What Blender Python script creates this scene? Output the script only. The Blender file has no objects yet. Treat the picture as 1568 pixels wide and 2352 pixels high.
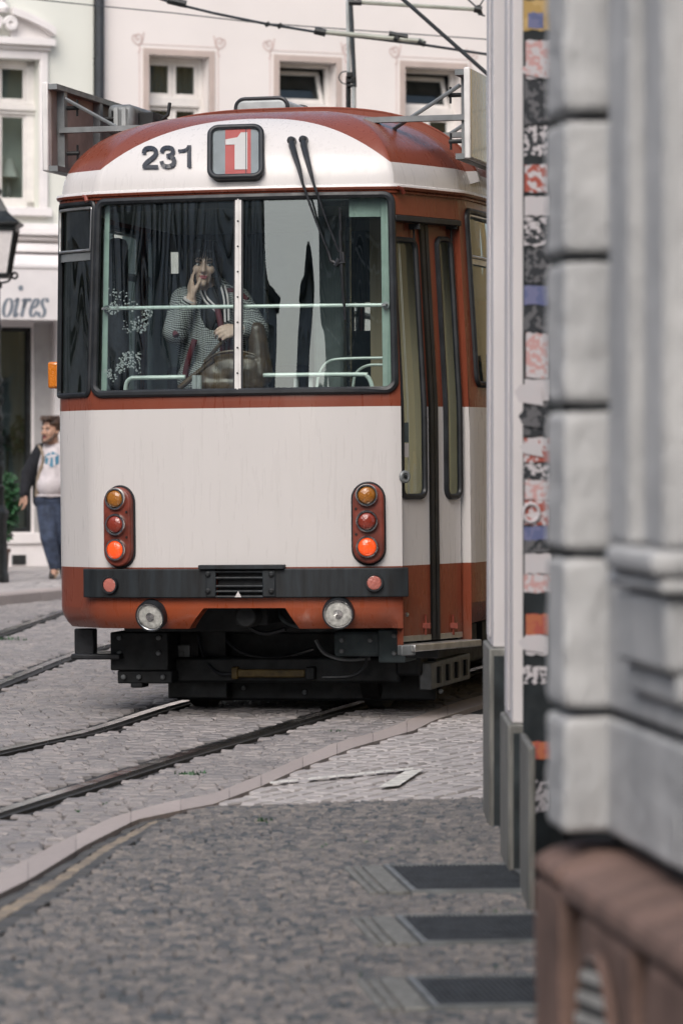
import bpy, bmesh, math, random
from mathutils import Vector, Matrix
R = math.radians
sc = bpy.context.scene
COL = sc.collection
rnd = random.Random(7)

# ------------------------------------------------------------------ camera
HCAM = 1.4
K, CX, HY = 8820.0, 784.0, 1051.0          # focal length, optical centre and horizon in units of a 1568 x 2352 picture
cam_d = bpy.data.cameras.new('camera'); cam = bpy.data.objects.new('camera', cam_d); COL.objects.link(cam)
cam.location = (0, 0, HCAM); cam.rotation_euler = (R(90), 0, 0)
cam_d.sensor_fit = 'VERTICAL'; cam_d.sensor_height = 36; cam_d.sensor_width = 24
cam_d.lens = K / 2352 * 36
cam_d.shift_y = -(1176 - HY) / 2352
cam_d.clip_start = 0.5; cam_d.clip_end = 2000
cam_d.dof.use_dof = True; cam_d.dof.focus_distance = 20.3; cam_d.dof.aperture_fstop = 4.4
sc.camera = cam

def W(px, py, D): return Vector(((px - CX) / K * D, D, HCAM + (HY - py) / K * D))
def G(px, py, z=0.0):
    D = K * (HCAM - z) / (py - HY)
    return Vector(((px - CX) / K * D, D, z))

# ------------------------------------------------------------------ materials
MATS = {}
class NT:
    def __init__(s, name):
        s.m = bpy.data.materials.new(name); s.m.use_nodes = True
        s.t = s.m.node_tree; s.t.nodes.clear()
        s.out = s.t.nodes.new('ShaderNodeOutputMaterial')
        MATS[name] = s.m
    def n(s, typ, **kw):
        nd = s.t.nodes.new('ShaderNode' + typ)
        for k, v in kw.items():
            if k == 'inp':
                for i, val in v.items():
                    if isinstance(val, bpy.types.NodeSocket): s.t.links.new(val, nd.inputs[i])
                    else: nd.inputs[i].default_value = val
            else: setattr(nd, k, v)
        return nd
    def math(s, op, a, b=0.0, c=None):
        nd = s.t.nodes.new('ShaderNodeMath'); nd.operation = op
        for i, val in enumerate((a, b) if c is None else (a, b, c)):
            if isinstance(val, bpy.types.NodeSocket): s.t.links.new(val, nd.inputs[i])
            else: nd.inputs[i].default_value = val
        return nd.outputs[0]
    def mix(s, fac, a, b):
        nd = s.t.nodes.new('ShaderNodeMix'); nd.data_type = 'RGBA'
        for i, val in ((0, fac), (6, a), (7, b)):
            if isinstance(val, bpy.types.NodeSocket): s.t.links.new(val, nd.inputs[i])
            else: nd.inputs[i].default_value = val if i == 0 else (*val[:3], 1)
        return nd.outputs[2]
    def coord(s, scale=(1, 1, 1)):
        tc = s.n('TexCoord'); mp = s.n('Mapping', inp={0: tc.outputs['Object'], 3: scale})
        return mp.outputs[0]
    def noise(s, scale, vec=None, detail=3, rough=0.55):
        nd = s.n('TexNoise', inp={'Scale': scale, 'Detail': detail, 'Roughness': rough})
        if vec is not None: s.t.links.new(vec, nd.inputs['Vector'])
        return nd.outputs['Fac']
    def ramp(s, fac, a, b, lo=0.0, hi=1.0):
        nd = s.n('MapRange', inp={0: fac, 1: a, 2: b, 3: lo, 4: hi}); return nd.outputs[0]
    def bump(s, h, strength=0.3, dist=0.01):
        return s.n('Bump', inp={'Strength': strength, 'Distance': dist, 'Height': h}).outputs[0]
    def bsdf(s, color, rough=0.5, metal=0.0, normal=None, coat=0.0, spec=None, **kw):
        b = s.n('BsdfPrincipled')
        for key, val in (('Base Color', color), ('Roughness', rough), ('Metallic', metal), ('Normal', normal), ('Coat Weight', coat), ('Specular IOR Level', spec), *kw.items()):
            if val is None: continue
            if isinstance(val, bpy.types.NodeSocket): s.t.links.new(val, b.inputs[key])
            else: b.inputs[key].default_value = (*val[:3], 1) if key in ('Base Color', 'Emission Color') else val
        return b.outputs[0]
    def end(s, sh):
        s.t.links.new(sh, s.out.inputs[0]); return s.m

def mat(name, col, rough=0.5, metal=0.0, var=0.15, scale=8.0, stretch=(1, 1, 1), bump=0.0, bscale=60.0, coat=0.0, col2=None, bdist=0.004):
    t = NT(name); v = t.coord(stretch)
    n = t.noise(scale, v, 5)
    c2 = col2 or tuple(max(0, c * (1 - var * 2)) for c in col)
    c1 = col if col2 else tuple(min(1, c * (1 + var * .6)) for c in col)
    c = t.mix(t.ramp(n, .3, .7), c1, c2)
    nm = t.bump(t.noise(bscale, v, 4), bump, bdist) if bump else None
    r = t.ramp(t.noise(scale * 2.3, v, 3), .3, .7, max(.02, rough - .08), min(1, rough + .1))
    return t.end(t.bsdf(c, r, metal, nm, coat))

RED, RED2 = (.215, .054, .028), (.18, .045, .025)
WHITE = (.61, .585, .57)
def livery():
    t = NT('tram_paint')
    tc = t.n('TexCoord'); sx = t.n('SeparateXYZ', inp={0: tc.outputs['Object']})
    x, y, z = sx.outputs
    ax = t.math('ABSOLUTE', x)
    arch = t.math('MULTIPLY_ADD', t.math('SUBTRACT', 1.0, t.math('POWER', t.math('DIVIDE', ax, .80), 2.3)), .27, 2.965)
    front = t.math('LESS_THAN', y, .95)
    archf = t.math('MULTIPLY', front, t.math('LESS_THAN', z, arch))
    cap = t.math('MULTIPLY', t.math('GREATER_THAN', z, 2.83), t.math('MAXIMUM', archf, t.math('LESS_THAN', z, 2.965)))
    belt = t.math('MULTIPLY', t.math('GREATER_THAN', z, .817), t.math('LESS_THAN', z, 1.664))
    w = t.math('MAXIMUM', cap, belt)
    st = t.n('Mapping', inp={0: tc.outputs['Object'], 3: (5, 5, .5)}).outputs[0]
    streak = t.noise(3.0, st, 2, .5)
    blot = t.noise(2.2, tc.outputs['Object'], 4)
    red = t.mix(t.ramp(blot, .35, .7), RED, RED2)
    skirt = t.math('MULTIPLY', t.math('LESS_THAN', y, .16), t.ramp(t.math('ADD', ax, t.math('MULTIPLY', blot, .3)), .70, 1.05, 1, 0))
    red = t.mix(t.math('MULTIPLY', skirt, t.math('LESS_THAN', z, .66)), red, (.31, .064, .021))
    wh = t.mix(t.ramp(streak, .35, .8), WHITE, (.595, .572, .555))
    grime = t.ramp(t.math('MULTIPLY', t.noise(6.0, tc.outputs['Object'], 6, .7), t.ramp(z, .42, .86, 1.3, .25)), .45, .8, 0, .35)
    col = t.mix(grime, t.mix(w, red, wh), (.16, .12, .095))
    wav = t.bump(t.noise(1.4, tc.outputs['Object'], 2), .25, .02)
    rough = t.ramp(t.noise(7, st, 5), .3, .7, .22, .42)
    wav2 = None
    return t.end(t.bsdf(col, rough, 0, wav, .15))
livery()

def glass(name, tint, ior=1.9, wav=0.0, wscale=2.0, stretch=(1, 1, 1), rough=0.0):
    t = NT(name)
    nm = None
    if wav:
        tc = t.n('TexCoord')
        v = t.n('Mapping', inp={0: tc.outputs['Object'], 3: stretch}).outputs[0]
        nm = t.bump(t.noise(wscale, v, 1.2, .4), wav, .02)
    tr = t.n('BsdfTransparent', inp={0: (*tint, 1)})
    gl = t.n('BsdfGlossy', inp={'Roughness': rough, 'Color': (.93, 1, 1, 1)})
    geo = t.n('NewGeometry'); dt = t.n('VectorMath', operation='DOT_PRODUCT', inp={0: geo.outputs['Incoming'], 1: geo.outputs['Normal']})
    f0 = ((ior - 1) / (ior + 1)) ** 2
    fr = t.math('MULTIPLY_ADD', t.math('POWER', t.math('SUBTRACT', 1.0, t.math('MINIMUM', t.math('ABSOLUTE', dt.outputs['Value']), 1.0)), 5.0), 1 - f0, f0)
    if nm is not None:
        t.t.links.new(nm, gl.inputs['Normal'])
    mx = t.n('MixShader', inp={0: fr, 1: tr.outputs[0], 2: gl.outputs[0]})
    return t.end(mx.outputs[0])
glass('tram_glass', (.86, .93, .91), 2.12, .9, 1.35, (3.2, 3.2, .42))
glass('house_glass', (.75, .8, .8), 1.5, .15, 1.2)
glass('clear_lens', (.93, .94, .94), 1.22)

mat('rubber', (.018, .021, .025), .45, var=.3)
mat('dark_metal', (.011, .014, .016), .6, var=.5, scale=10)
mat('black_plastic', (.02, .022, .026), .4, var=.3, scale=20)
mat('bumper_paint', (.011, .016, .020), .6, var=.5, scale=5, stretch=(4, 4, .6))
mat('navy_paint', (.022, .026, .036), .4, var=.1)
mat('steel', (.55, .57, .57), .3, 1.0, var=.1)
mat('aluminium', (.62, .62, .60), .38, .9, var=.15, scale=14)
mat('white_alu', (.70, .68, .66), .45, .2, var=.1)
mat('grey_metal', (.22, .235, .24), .5, .3, var=.2)
mat('pale_metal', (.42, .45, .45), .5, .1, var=.15)
mat('pale_green', (.34, .45, .40), .45, var=.12)
mat('interior_dark', (.085, .112, .118), .7, var=.2)
mat('ceiling_white', (.26, .28, .28), .6, var=.05)
mat('interior_grey', (.17, .205, .20), .6, var=.2)
mat('seat_fabric', (.03, .035, .045), .85, var=.3, scale=40)
mat('board_back', (.34, .275, .255), .55, var=.25, scale=4)
mat('board_white', (.72, .70, .68), .5, var=.08)
mat('board_reflection', (.50, .37, .17), .15, scale=4, stretch=(1, 9, .5), coat=.4, col2=(.25, .17, .075))  # gold and dark streaks: mirrored yellow house put into the colour
mat('chrome', (.72, .72, .70), .16, 1.0, var=.05)
mat('sign_grey', (.24, .265, .28), .4, var=.1)
mat('sign_red', (.46, .075, .065), .5, var=.06)
mat('sign_white', (.62, .59, .58), .5, var=.05)
mat('plate_red', (.20, .042, .026), .4, var=.3, scale=12)
mat('yellow_grime', (.16, .11, .035), .6, var=.4, scale=12)
def lens(name, col, emit=None, e=0.0):
    t = NT(name)
    v = t.n('TexVoronoi', inp={'Scale': 90.0})
    t.t.links.new(t.coord(), v.inputs['Vector'])
    nm = t.bump(v.outputs['Distance'], .5, .004)
    kw = {}
    if emit: kw = {'Emission Color': emit, 'Emission Strength': e}
    return t.end(t.bsdf(col, .14, 0, nm, .6, **kw))
lens('lens_amber', (.34, .13, .02))
lens('lens_red', (.24, .035, .02))
lens('lens_brake', (.62, .06, .012), (1, .10, .015), .45)
lens('lens_pink', (.45, .15, .12))
lens('lens_indicator', (.60, .18, .012))
mat('lamp_white', (.62, .62, .58), .3, var=.25, scale=40)
# ground and buildings
def setts(name, c1, c2, c3, rough=.7, bump=.35):
    t = NT(name)
    at = t.n('Attribute', attribute_name='tone')
    v = t.coord()
    n = t.noise(35, v, 4)
    c = t.mix(at.outputs['Fac'], c1, c2)
    c = t.mix(t.ramp(n, .45, .75, 0, .55), c, c3)
    big = t.noise(.9, v, 4)
    c = t.mix(t.ramp(big, .45, .75, 0, .35), c, c3)
    nm = t.bump(t.noise(90, v, 4), bump, .006)
    return t.end(t.bsdf(c, rough, 0, nm))
setts('road_stone', (.29, .265, .258), (.182, .174, .177), (.125, .118, .12), .55)
setts('pavement_stone', (.215, .192, .178), (.038, .050, .062), (.075, .08, .085), .7)
setts('drive_stone', (.44, .41, .40), (.34, .32, .315), (.27, .25, .245), .6)
setts('gutter_dark', (.10, .098, .096), (.05, .052, .055), (.06, .06, .06), .75)
setts('gutter_stone', (.30, .245, .18), (.20, .165, .13), (.13, .115, .10), .7)
setts('kerb_stone', (.43, .375, .355), (.36, .315, .30), (.29, .25, .24), .65, .3)
mat('joint_soil', (.03, .03, .03), .9, var=.4, scale=12, bump=.4)
mat('asphalt', (.05, .05, .052), .85, var=.3, scale=30, bump=.5)
mat('mastic', (.045, .045, .047), .7, var=.4, scale=18, bump=.4)
mat('rail_top', (.62, .61, .60), .20, 1.0, var=.2, scale=3)
mat('rail_dark', (.028, .028, .028), .6, .3, var=.3)
mat('road_white', (.70, .69, .64), .7, var=.2, scale=20)
mat('grate', (.055, .062, .068), .55, .3, var=.3, scale=20)
mat('grate_dark', (.016, .018, .02), .7)
mat('wall_pink', (.79, .74, .715), .9, var=.035, scale=.8, bump=.15, bscale=50)
mat('wall_green', (.72, .73, .67), .9, var=.035, scale=.8, bump=.15, bscale=50)
mat('trim_taupe', (.52, .43, .39), .85, var=.08, scale=3)
mat('trim_white', (.80, .765, .755), .8, var=.05, scale=3)
mat('trim_grey', (.40, .385, .38), .8, var=.1, scale=4)
mat('ornament', (.62, .49, .46), .9, var=.1)
mat('frame_white', (.74, .71, .68), .55, var=.06)
mat('pipe_dark', (.032, .037, .045), .5, var=.2)
mat('room_dark', (.12, .13, .135), .9)
mat('curtain_grey', (.17, .18, .185), .9, var=.1, scale=6, stretch=(8, 8, .3))
mat('awning', (.74, .71, .71), .85, var=.05, scale=3)
mat('letters', (.19, .22, .26), .8, var=.05)
mat('stucco_near', (.54, .54, .535), .88, col2=(.36, .365, .37), scale=7, stretch=(1, 1, .45), bump=.9, bscale=40, bdist=.010)
mat('groove', (.07, .075, .08), .9, var=.3)
mat('sandstone', (.20, .125, .10), .85, var=.28, scale=5, bump=.6, bscale=45, bdist=.006)
mat('pier_white', (.70, .67, .675), .55, var=.05, scale=2)
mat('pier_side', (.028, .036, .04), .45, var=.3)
mat('rail_mint', (.62, .72, .67), .3, var=.05, coat=.4)
mat('reflection_beige', (.46, .38, .25), .7, var=.12, scale=3, stretch=(4, 4, .3))  # beige stands in for the yellow house mirrored in the door glass
mat('pier_stone', (.20, .20, .185), .6, var=.3, scale=9, stretch=(3, 3, .4), bump=.3)
mat('shop_dark', (.02, .026, .03), .4, var=.3)
mat('vent_bar', (.50, .49, .46), .6, var=.15)
mat('iron', (.014, .018, .019), .45, .1, var=.4, scale=20)
mat('lantern_pane', (.68, .65, .64), .25, var=.06)
mat('leaf', (.035, .12, .045), .5, var=.5, scale=20)
mat('leaf_dark', (.03, .065, .035), .55, var=.5, scale=20)
mat('stem', (.06, .05, .03), .8)
mat('shade_cream', (.72, .68, .62), .8, var=.03)
mat('wire', (.05, .06, .068), .5, .3, var=.2)
mat('insulator', (.34, .36, .31), .45, var=.12)
mat('yellow_wall', (.74, .52, .24), .85, var=.08, scale=1.5)
mat('brown_wall', (.78, .78, .79), .9, var=.2, scale=1.5)
mat('grey_wall', (.22, .225, .23), .9, var=.2, scale=1.5)
mat('roof_tile', (.20, .08, .05), .8, var=.2, scale=6)

# ------------------------------------------------------------------ mesh builder
class MB:
    def __init__(s): s.v, s.f, s.mi, s.tone = [], [], [], None
    def add(s, vs, fs, mi=0):
        o = len(s.v); s.v += [tuple(v) for v in vs]
        s.f += [tuple(i + o for i in f) for f in fs]; s.mi += [mi] * len(fs)
    def box(s, c, d, mi=0, rot=None):
        c = Vector(c); vs = []
        for z in (-.5, .5):
            for y in (-.5, .5):
                for x in (-.5, .5):
                    p = Vector((x * d[0], y * d[1], z * d[2]))
                    if rot is not None: p = rot @ p
                    vs.append(c + p)
        s.add(vs, [(0, 2, 3, 1), (4, 5, 7, 6), (0, 1, 5, 4), (2, 6, 7, 3), (0, 4, 6, 2), (1, 3, 7, 5)], mi)
    def bx(s, x0, x1, y0, y1, z0, z1, mi=0):
        s.box(((x0 + x1) / 2, (y0 + y1) / 2, (z0 + z1) / 2), (abs(x1 - x0), abs(y1 - y0), abs(z1 - z0)), mi)
    def tube(s, path, r, n=8, mi=0, closed=False, cap=True):
        P = [Vector(p) for p in path]; m = len(P)
        rs = r if isinstance(r, (list, tuple)) else [r] * m
        T = []
        for i in range(m):
            a = P[(i - 1) % m] if (closed or i > 0) else P[i]
            b = P[(i + 1) % m] if (closed or i < m - 1) else P[i]
            T.append((b - a).normalized() if (b - a).length > 1e-9 else Vector((0, 0, 1)))
        u = T[0].orthogonal().normalized(); vs = []
        for i in range(m):
            u = (u - T[i] * u.dot(T[i]))
            u = u.normalized() if u.length > 1e-6 else T[i].orthogonal().normalized()
            w = T[i].cross(u)
            for k in range(n):
                a = 2 * math.pi * k / n
                vs.append(P[i] + (u * math.cos(a) + w * math.sin(a)) * rs[i])
        fs = []
        for i in range(m if closed else m - 1):
            j = (i + 1) % m
            for k in range(n):
                k2 = (k + 1) % n
                fs.append((i * n + k, i * n + k2, j * n + k2, j * n + k))
        if cap and not closed:
            fs.append(tuple(range(n - 1, -1, -1))); fs.append(tuple((m - 1) * n + k for k in range(n)))
        s.add(vs, fs, mi)
    def lathe(s, prof, M=None, n=20, mi=0, sq=False):
        M = M or Matrix.Identity(4); vs = []
        for r, z in prof:
            for k in range(n):
                a = 2 * math.pi * k / n
                vs.append(M @ Vector((r * math.cos(a), r * math.sin(a), z)))
        fs = []; m = len(prof)
        for i in range(m - 1):
            for k in range(n):
                k2 = (k + 1) % n
                fs.append((i * n + k, i * n + k2, (i + 1) * n + k2, (i + 1) * n + k))
        fs.append(tuple(range(n - 1, -1, -1))); fs.append(tuple((m - 1) * n + k for k in range(n)))
        s.add(vs, fs, mi)
    def grid(s, fn, nu, nv, mi=0, flip=False):
        vs = [fn(i / nu, j / nv) for j in range(nv + 1) for i in range(nu + 1)]
        fs = []
        for j in range(nv):
            for i in range(nu):
                a = j * (nu + 1) + i
                q = (a, a + 1, a + nu + 2, a + nu + 1)
                fs.append(q[::-1] if flip else q)
        s.add(vs, fs, mi)
    def prism(s, poly, f0, f1, mi=0):
        n = len(poly)
        vs = [f0(p) for p in poly] + [f1(p) for p in poly]
        fs = [tuple(range(n)), tuple(range(2 * n - 1, n - 1, -1))]
        for i in range(n):
            j = (i + 1) % n
            fs.append((i, i + n, j + n, j))
        s.add(vs, fs, mi)
    def strip(s, L, Rr, mi=0):
        m = len(L)
        s.add(list(L) + list(Rr), [(i, i + 1, m + i + 1, m + i) for i in range(m - 1)], mi)
    def build(s, name, mats, parent=None, smooth=False, bevel=0.0, seg=2):
        if isinstance(mats, str): mats = [mats]
        me = bpy.data.meshes.new(name)
        me.from_pydata(s.v, [], s.f); 
        for mm in mats: me.materials.append(MATS[mm])
        for p, i in zip(me.polygons, s.mi): p.material_index = i
        bm = bmesh.new(); bm.from_mesh(me); bmesh.ops.recalc_face_normals(bm, faces=bm.faces); bm.to_mesh(me); bm.free()
        if smooth:
            me.polygons.foreach_set('use_smooth', [True] * len(me.polygons))
            try: me.set_sharp_from_angle(angle=R(38))
            except Exception: pass
        o = bpy.data.objects.new(name, me); COL.objects.link(o)
        if parent: o.parent = parent
        if bevel:
            b = o.modifiers.new('bevel', 'BEVEL'); b.width = bevel; b.segments = seg; b.limit_method = 'ANGLE'; b.angle_limit = R(40)
            me.polygons.foreach_set('use_smooth', [True] * len(me.polygons))
            try: me.set_sharp_from_angle(angle=R(50))
            except Exception: pass
        return o

def thing(name, label, cat, loc=(0, 0, 0), rot=(0, 0, 0), group=None):
    o = bpy.data.objects.new(name, None); COL.objects.link(o)
    o.location = loc; o.rotation_euler = rot; tag(o, label, cat, group); return o
def tag(o, label=None, cat=None, group=None, kind=None):
    if label: o['label'] = label
    if cat: o['category'] = cat
    if group: o['group'] = group
    if kind: o['kind'] = kind
    return o
def dup(o, parent=None):
    c = o.copy(); COL.objects.link(c); c.parent = parent
    for ch in list(o.children): dup(ch, c)
    return c

def rrect(u0, u1, v0, v1, r, n=6, k=10):
    """closed loop round a rectangle with rounded corners, with the matching loop on the square outline"""
    inn, out = [], []
    cs = [((u1 - r, v0 + r), -90, (u1, v0)), ((u1 - r, v1 - r), 0, (u1, v1)), ((u0 + r, v1 - r), 90, (u0, v1)), ((u0 + r, v0 + r), 180, (u0, v0))]
    for ci in range(4):
        (cu, cv), a0, cor = cs[ci]
        for i in range(n + 1):
            a = R(a0 + 90 * i / n); inn.append((cu + r * math.cos(a), cv + r * math.sin(a)))
        (c2u, c2v), b0, _ = cs[(ci + 1) % 4]
        p = inn[-1]; q = (c2u + r * math.cos(R(b0)), c2v + r * math.sin(R(b0)))
        for i in range(1, k):
            inn.append((p[0] + (q[0] - p[0]) * i / k, p[1] + (q[1] - p[1]) * i / k))
    return inn

def stroke(path, wf, closed=False):
    """2-D quads along a path, wf(direction angle) gives the pen width"""
    P = [Vector(p) for p in path]; L, Rr = [], []
    m = len(P)
    for i in range(m):
        a = P[i - 1] if i > 0 else (P[-2] if closed else P[0]); b = P[i + 1] if i < m - 1 else (P[1] if closed else P[-1])
        d = (b - a).normalized(); nn = Vector((-d.y, d.x)); w = wf(d) / 2 if callable(wf) else wf / 2
        L.append(P[i] + nn * w); Rr.append(P[i] - nn * w)
    return L, Rr
def smooth_path(pts, k=4):
    out = []
    n = len(pts)
    P = [Vector(p) for p in pts]
    for i in range(n - 1):
        p0 = P[max(i - 1, 0)]; p1 = P[i]; p2 = P[i + 1]; p3 = P[min(i + 2, n - 1)]
        for j in range(k):
            t = j / k
            out.append(.5 * ((2 * p1) + (p2 - p0) * t + (2 * p0 - 5 * p1 + 4 * p2 - p3) * t * t + (3 * p1 - p0 - 3 * p2 + p3) * t ** 3))
    out.append(P[-1]); return out
# ================================================================== GROUND
def interp(pts, x):
    if x <= pts[0][0]: (a, b), (c, d) = pts[0], pts[1]
    elif x >= pts[-1][0]: (a, b), (c, d) = pts[-2], pts[-1]
    else:
        for (a, b), (c, d) in zip(pts, pts[1:]):
            if a <= x <= c: break
    return b + (d - b) * (x - a) / (c - a)
KUP = [(0, 2006), (128, 1940), (258, 1878), (392, 1842), (490, 1824), (604, 1779), (761, 1710), (879, 1678), (967, 1642), (1058, 1610), (1117, 1595)]
KLO = [(0, 2057), (71, 2022), (196, 1945), (313, 1886), (437, 1860), (490, 1850), (604, 1807), (687, 1768), (813, 1719), (950, 1680), (1002, 1654), (1117, 1617)]
SLO = [(0, 2147), (179, 2026), (258, 1964), (406, 1872), (437, 1862)]
YTR = [(490, 1850), (1117, 1829)]

m = MB(); m.bx(-400, 400, -400, 400, -.6, -.02); tag(m.build('ground', 'joint_soil'), kind='structure')

def ext(pts, b0, b1, slope=.225):
    a, z = Vector(pts[0]), Vector(pts[-1])
    d0 = (Vector(pts[1]) - a).normalized(); d1 = Vector((slope, 1)).normalized()
    return [a - d0 * b0] + [Vector(p) for p in pts] + [z + d1 * (b1 * i / 4) for i in range(1, 5)]
def gp(l): return [tuple(G(*p)[:2]) for p in l]
RAILS = [ext(gp([(0, 1865), (200, 1803), (400, 1740), (600, 1682), (740, 1640)]), 9, 16),
         ext(gp([(0, 1725), (200, 1680), (400, 1618), (600, 1571)]), 9, 14),
         ext(gp([(0, 1570), (150, 1510), (250, 1480)]), 9, 12, .16),
         ext(gp([(0, 1455), (145, 1405)]), 14, 8, .13)]
RL = ['tram rail next to the kerb, its dark groove running under the tram door side', 'shiny tram rail that runs under the middle of the tram from the left',
      'tram rail of the second track, emerging behind the dark post under the tram', 'farthest tram rail, in front of the far kerb']
def seg_dist(p, poly):
    best = 9
    for a, b in zip(poly, poly[1:]):
        ab = b - a; t = max(0, min(1, (p - a).dot(ab) / ab.length_squared)); best = min(best, (a + ab * t - p).length)
    return best
def offs(poly, d):
    out = []
    for i, p in enumerate(poly):
        a = poly[max(i - 1, 0)]; b = poly[min(i + 1, len(poly) - 1)]; t = (b - a).normalized()
        out.append(p + Vector((t.y, -t.x)) * d)
    return out
mm = MB()
for i, poly in enumerate(RAILS):
    poly = [p for p in smooth_path(poly, 6)]
    L, Rr = offs(poly, -.11), offs(poly, .115)
    # mastic bed with ragged edges, filled flush with the stones
    def jag(l, s): return [Vector((p.x, p.y, -.012)) for p in l]
    mm.strip(jag(L, -1), jag(Rr, 1))
    t = thing('tram_rail', RL[i], 'rail', (0, 0, 0), group='steel tram rails in the street')
    h = MB()
    def rail_box(o0, o1, z0, z1, mb, mi=0):
        A = offs(poly, o0); B = offs(poly, o1)
        mb.strip([(p.x, p.y, z1) for p in A], [(p.x, p.y, z1) for p in B], mi)
        mb.strip([(p.x, p.y, z0) for p in A], [(p.x, p.y, z1) for p in A], mi)
        mb.strip([(p.x, p.y, z1) for p in B], [(p.x, p.y, z0) for p in B], mi)
    rail_box(-.03, .028, -.05, .006, h)
    h.build('rail_head', 'rail_top', t)
    g = MB(); rail_box(.028, .072, -.05, -.008, g); rail_box(.072, .092, -.05, .004, g); rail_box(-.05, -.03, -.05, -.004, g)
    g.build('groove', 'rail_dark', t)
tag(mm.build('track_bedding', 'mastic'), kind='structure')

def add_stone(mb, c, ux, uy, lx, ly, h, tone, z=0.0, ch=.013, tilt=.002):
    j = lambda s: rnd.uniform(-s, s)
    cor = []
    for sx, sy in ((-1, -1), (1, -1), (1, 1), (-1, 1)):
        cor.append(c + ux * (sx * (lx / 2) + j(lx * .06)) + uy * (sy * (ly / 2) + j(ly * .08)))
    tz = z + h; tx_, ty_ = j(tilt), j(tilt); tl = [-tx_ - ty_, tx_ - ty_, tx_ + ty_, -tx_ + ty_]
    cc = sum((Vector(p) for p in cor), Vector((0, 0))) / 4
    vs = [(p.x, p.y, z - .03) for p in cor] + [(p.x, p.y, tz - .008) for p in cor]
    for p, d in zip(cor, tl):
        q = cc + (p - cc) * (1 - 2 * ch / min(lx, ly)); vs.append((q.x, q.y, tz + d))
    fs = [(8, 9, 10, 11)] + [(k, (k + 1) % 4, 4 + (k + 1) % 4, 4 + k) for k in range(4)] + [(4 + k, 4 + (k + 1) % 4, 8 + (k + 1) % 4, 8 + k) for k in range(4)]
    mb.add(vs, fs); mb.tones += [tone] * len(fs)
def stone_mesh(name, mb, material, kind='structure'):
    me = bpy.data.meshes.new(name); me.from_pydata(mb.v, [], mb.f); me.materials.append(MATS[material])
    at = me.attributes.new('tone', 'FLOAT', 'FACE'); at.data.foreach_set('value', mb.tones)
    o = bpy.data.objects.new(name, me); COL.objects.link(o); tag(o, kind=kind); return o
road, pave, drive, gut, gutd = MB(), MB(), MB(), MB(), MB()
for b in (road, pave, drive, gut, gutd): b.tones = []
def zone(p):
    if p.y < 3: return 'p'
    px = CX + p.x / p.y * K; py = HY + HCAM / p.y * K
    if py < interp(KUP, px): return 'r'
    if py < interp(KLO, px): return 'k'
    if px < 437 and py < interp(SLO, px): return 's'
    if px > 440 and py < interp(YTR, px): return 'd'
    return 'p'
FK0, FK1 = G(-100, 1400), G(145, 1376)              # foot of the far kerb
FKD = (FK1 - FK0).normalized()
def beyond_far_kerb(p):
    d = p - FK0.xy; return d.x * -FKD.y + d.y * FKD.x > 0
def lay(mb, want, ang, lx, ly, y0, y1, gap, hj, ur=(-9, 6), vr=None, ch=.022, tilt=.003):
    ux = Vector((math.cos(ang), math.sin(ang))); uy = Vector((-ux.y, ux.x))
    r = int((y0 - 3) / ly); row = 0
    v, vend = vr or (y0 - 5, y1 + 5)
    while v < vend:
        rw = ly * rnd.uniform(.85, 1.15); u = ur[0] + rnd.uniform(0, lx)
        bow = rnd.uniform(-.01, .01)
        while u < ur[1]:
            w = lx * rnd.uniform(.65, 1.4); c = ux * (u + w / 2) + uy * (v + rw / 2 + bow + .012 * math.sin(u * 2.1 + v))
            u += w
            if c.y < y0 or c.y > y1: continue
            lim0, lim1 = -.089 * c.y - 2.2, .043 * c.y + 1.5
            if not (lim0 < c.x < lim1): continue
            if zone(c) != want: continue
            if want == 'r':
                if beyond_far_kerb(c) or min(seg_dist(c, q) for q in RAILS) < .118: continue
            gx = gap * (3.2 if rnd.random() < .12 else 1) * rnd.uniform(.6, 1.3)
            add_stone(mb, c, ux, uy, w - gap, rw - gx, rnd.uniform(-hj, hj), min(1, max(0, rnd.gauss(.4, .34))), 0, ch, tilt)
        v += rw
lay(road, 'r', R(4), .092, .076, 8.5, 47, .010, .0035, ch=.008, tilt=.0015)
lay(pave, 'p', R(3), .043, .040, 6.8, 17, .005, .0018, ch=.005, tilt=.001)
kd = G(950, 1700) - G(604, 1793)
lay(drive, 'd', math.atan2(kd.y, kd.x) - R(6), .13, .095, 12, 21, .009, .002, (4, 24), (1, 13), ch=.007, tilt=.0007)
# three rows of small stones along the kerb
def quad_stone(mb, c4, h, tone, ch=.10):
    cc = sum(c4, Vector((0, 0, 0))) / 4; top = [cc + (p - cc) * (1 - ch) + Vector((0, 0, h)) for p in c4]
    mb.add([p + Vector((0, 0, -.03)) for p in c4] + [p + Vector((0, 0, h - .006)) for p in c4] + top, [(8, 9, 10, 11)] + [(k, (k + 1) % 4, 4 + (k + 1) % 4, 4 + k) for k in range(4)] + [(4 + k, 4 + (k + 1) % 4, 8 + (k + 1) % 4, 8 + k) for k in range(4)])
    mb.tones += [tone] * 9
KLi = sorted((y, x) for x, y in KLO if x <= 490); SLi = sorted((y, x) for x, y in SLO)
for f0, f1, mb, hz in ((.02, .32, gutd, -.010), (.34, .66, gut, -.008), (.68, .98, gutd, -.003)):
    y = 1864.0
    while y < 2420:
        D_s = K * HCAM / (y - HY); dy = rnd.uniform(.07, .13) * K * HCAM / D_s ** 2; q = []
        for yy, f in ((y + dy * .96, f0), (y + dy * .96, f1), (y, f1), (y, f0)):
            a_, b_ = G(interp(KLi, yy), yy), G(interp(SLi, yy), yy); q.append(a_ + (b_ - a_) * (f + rnd.uniform(-.015, .015)))
        quad_stone(mb, q, hz + rnd.uniform(-.004, .003), rnd.random(), .06); y += dy
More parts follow.
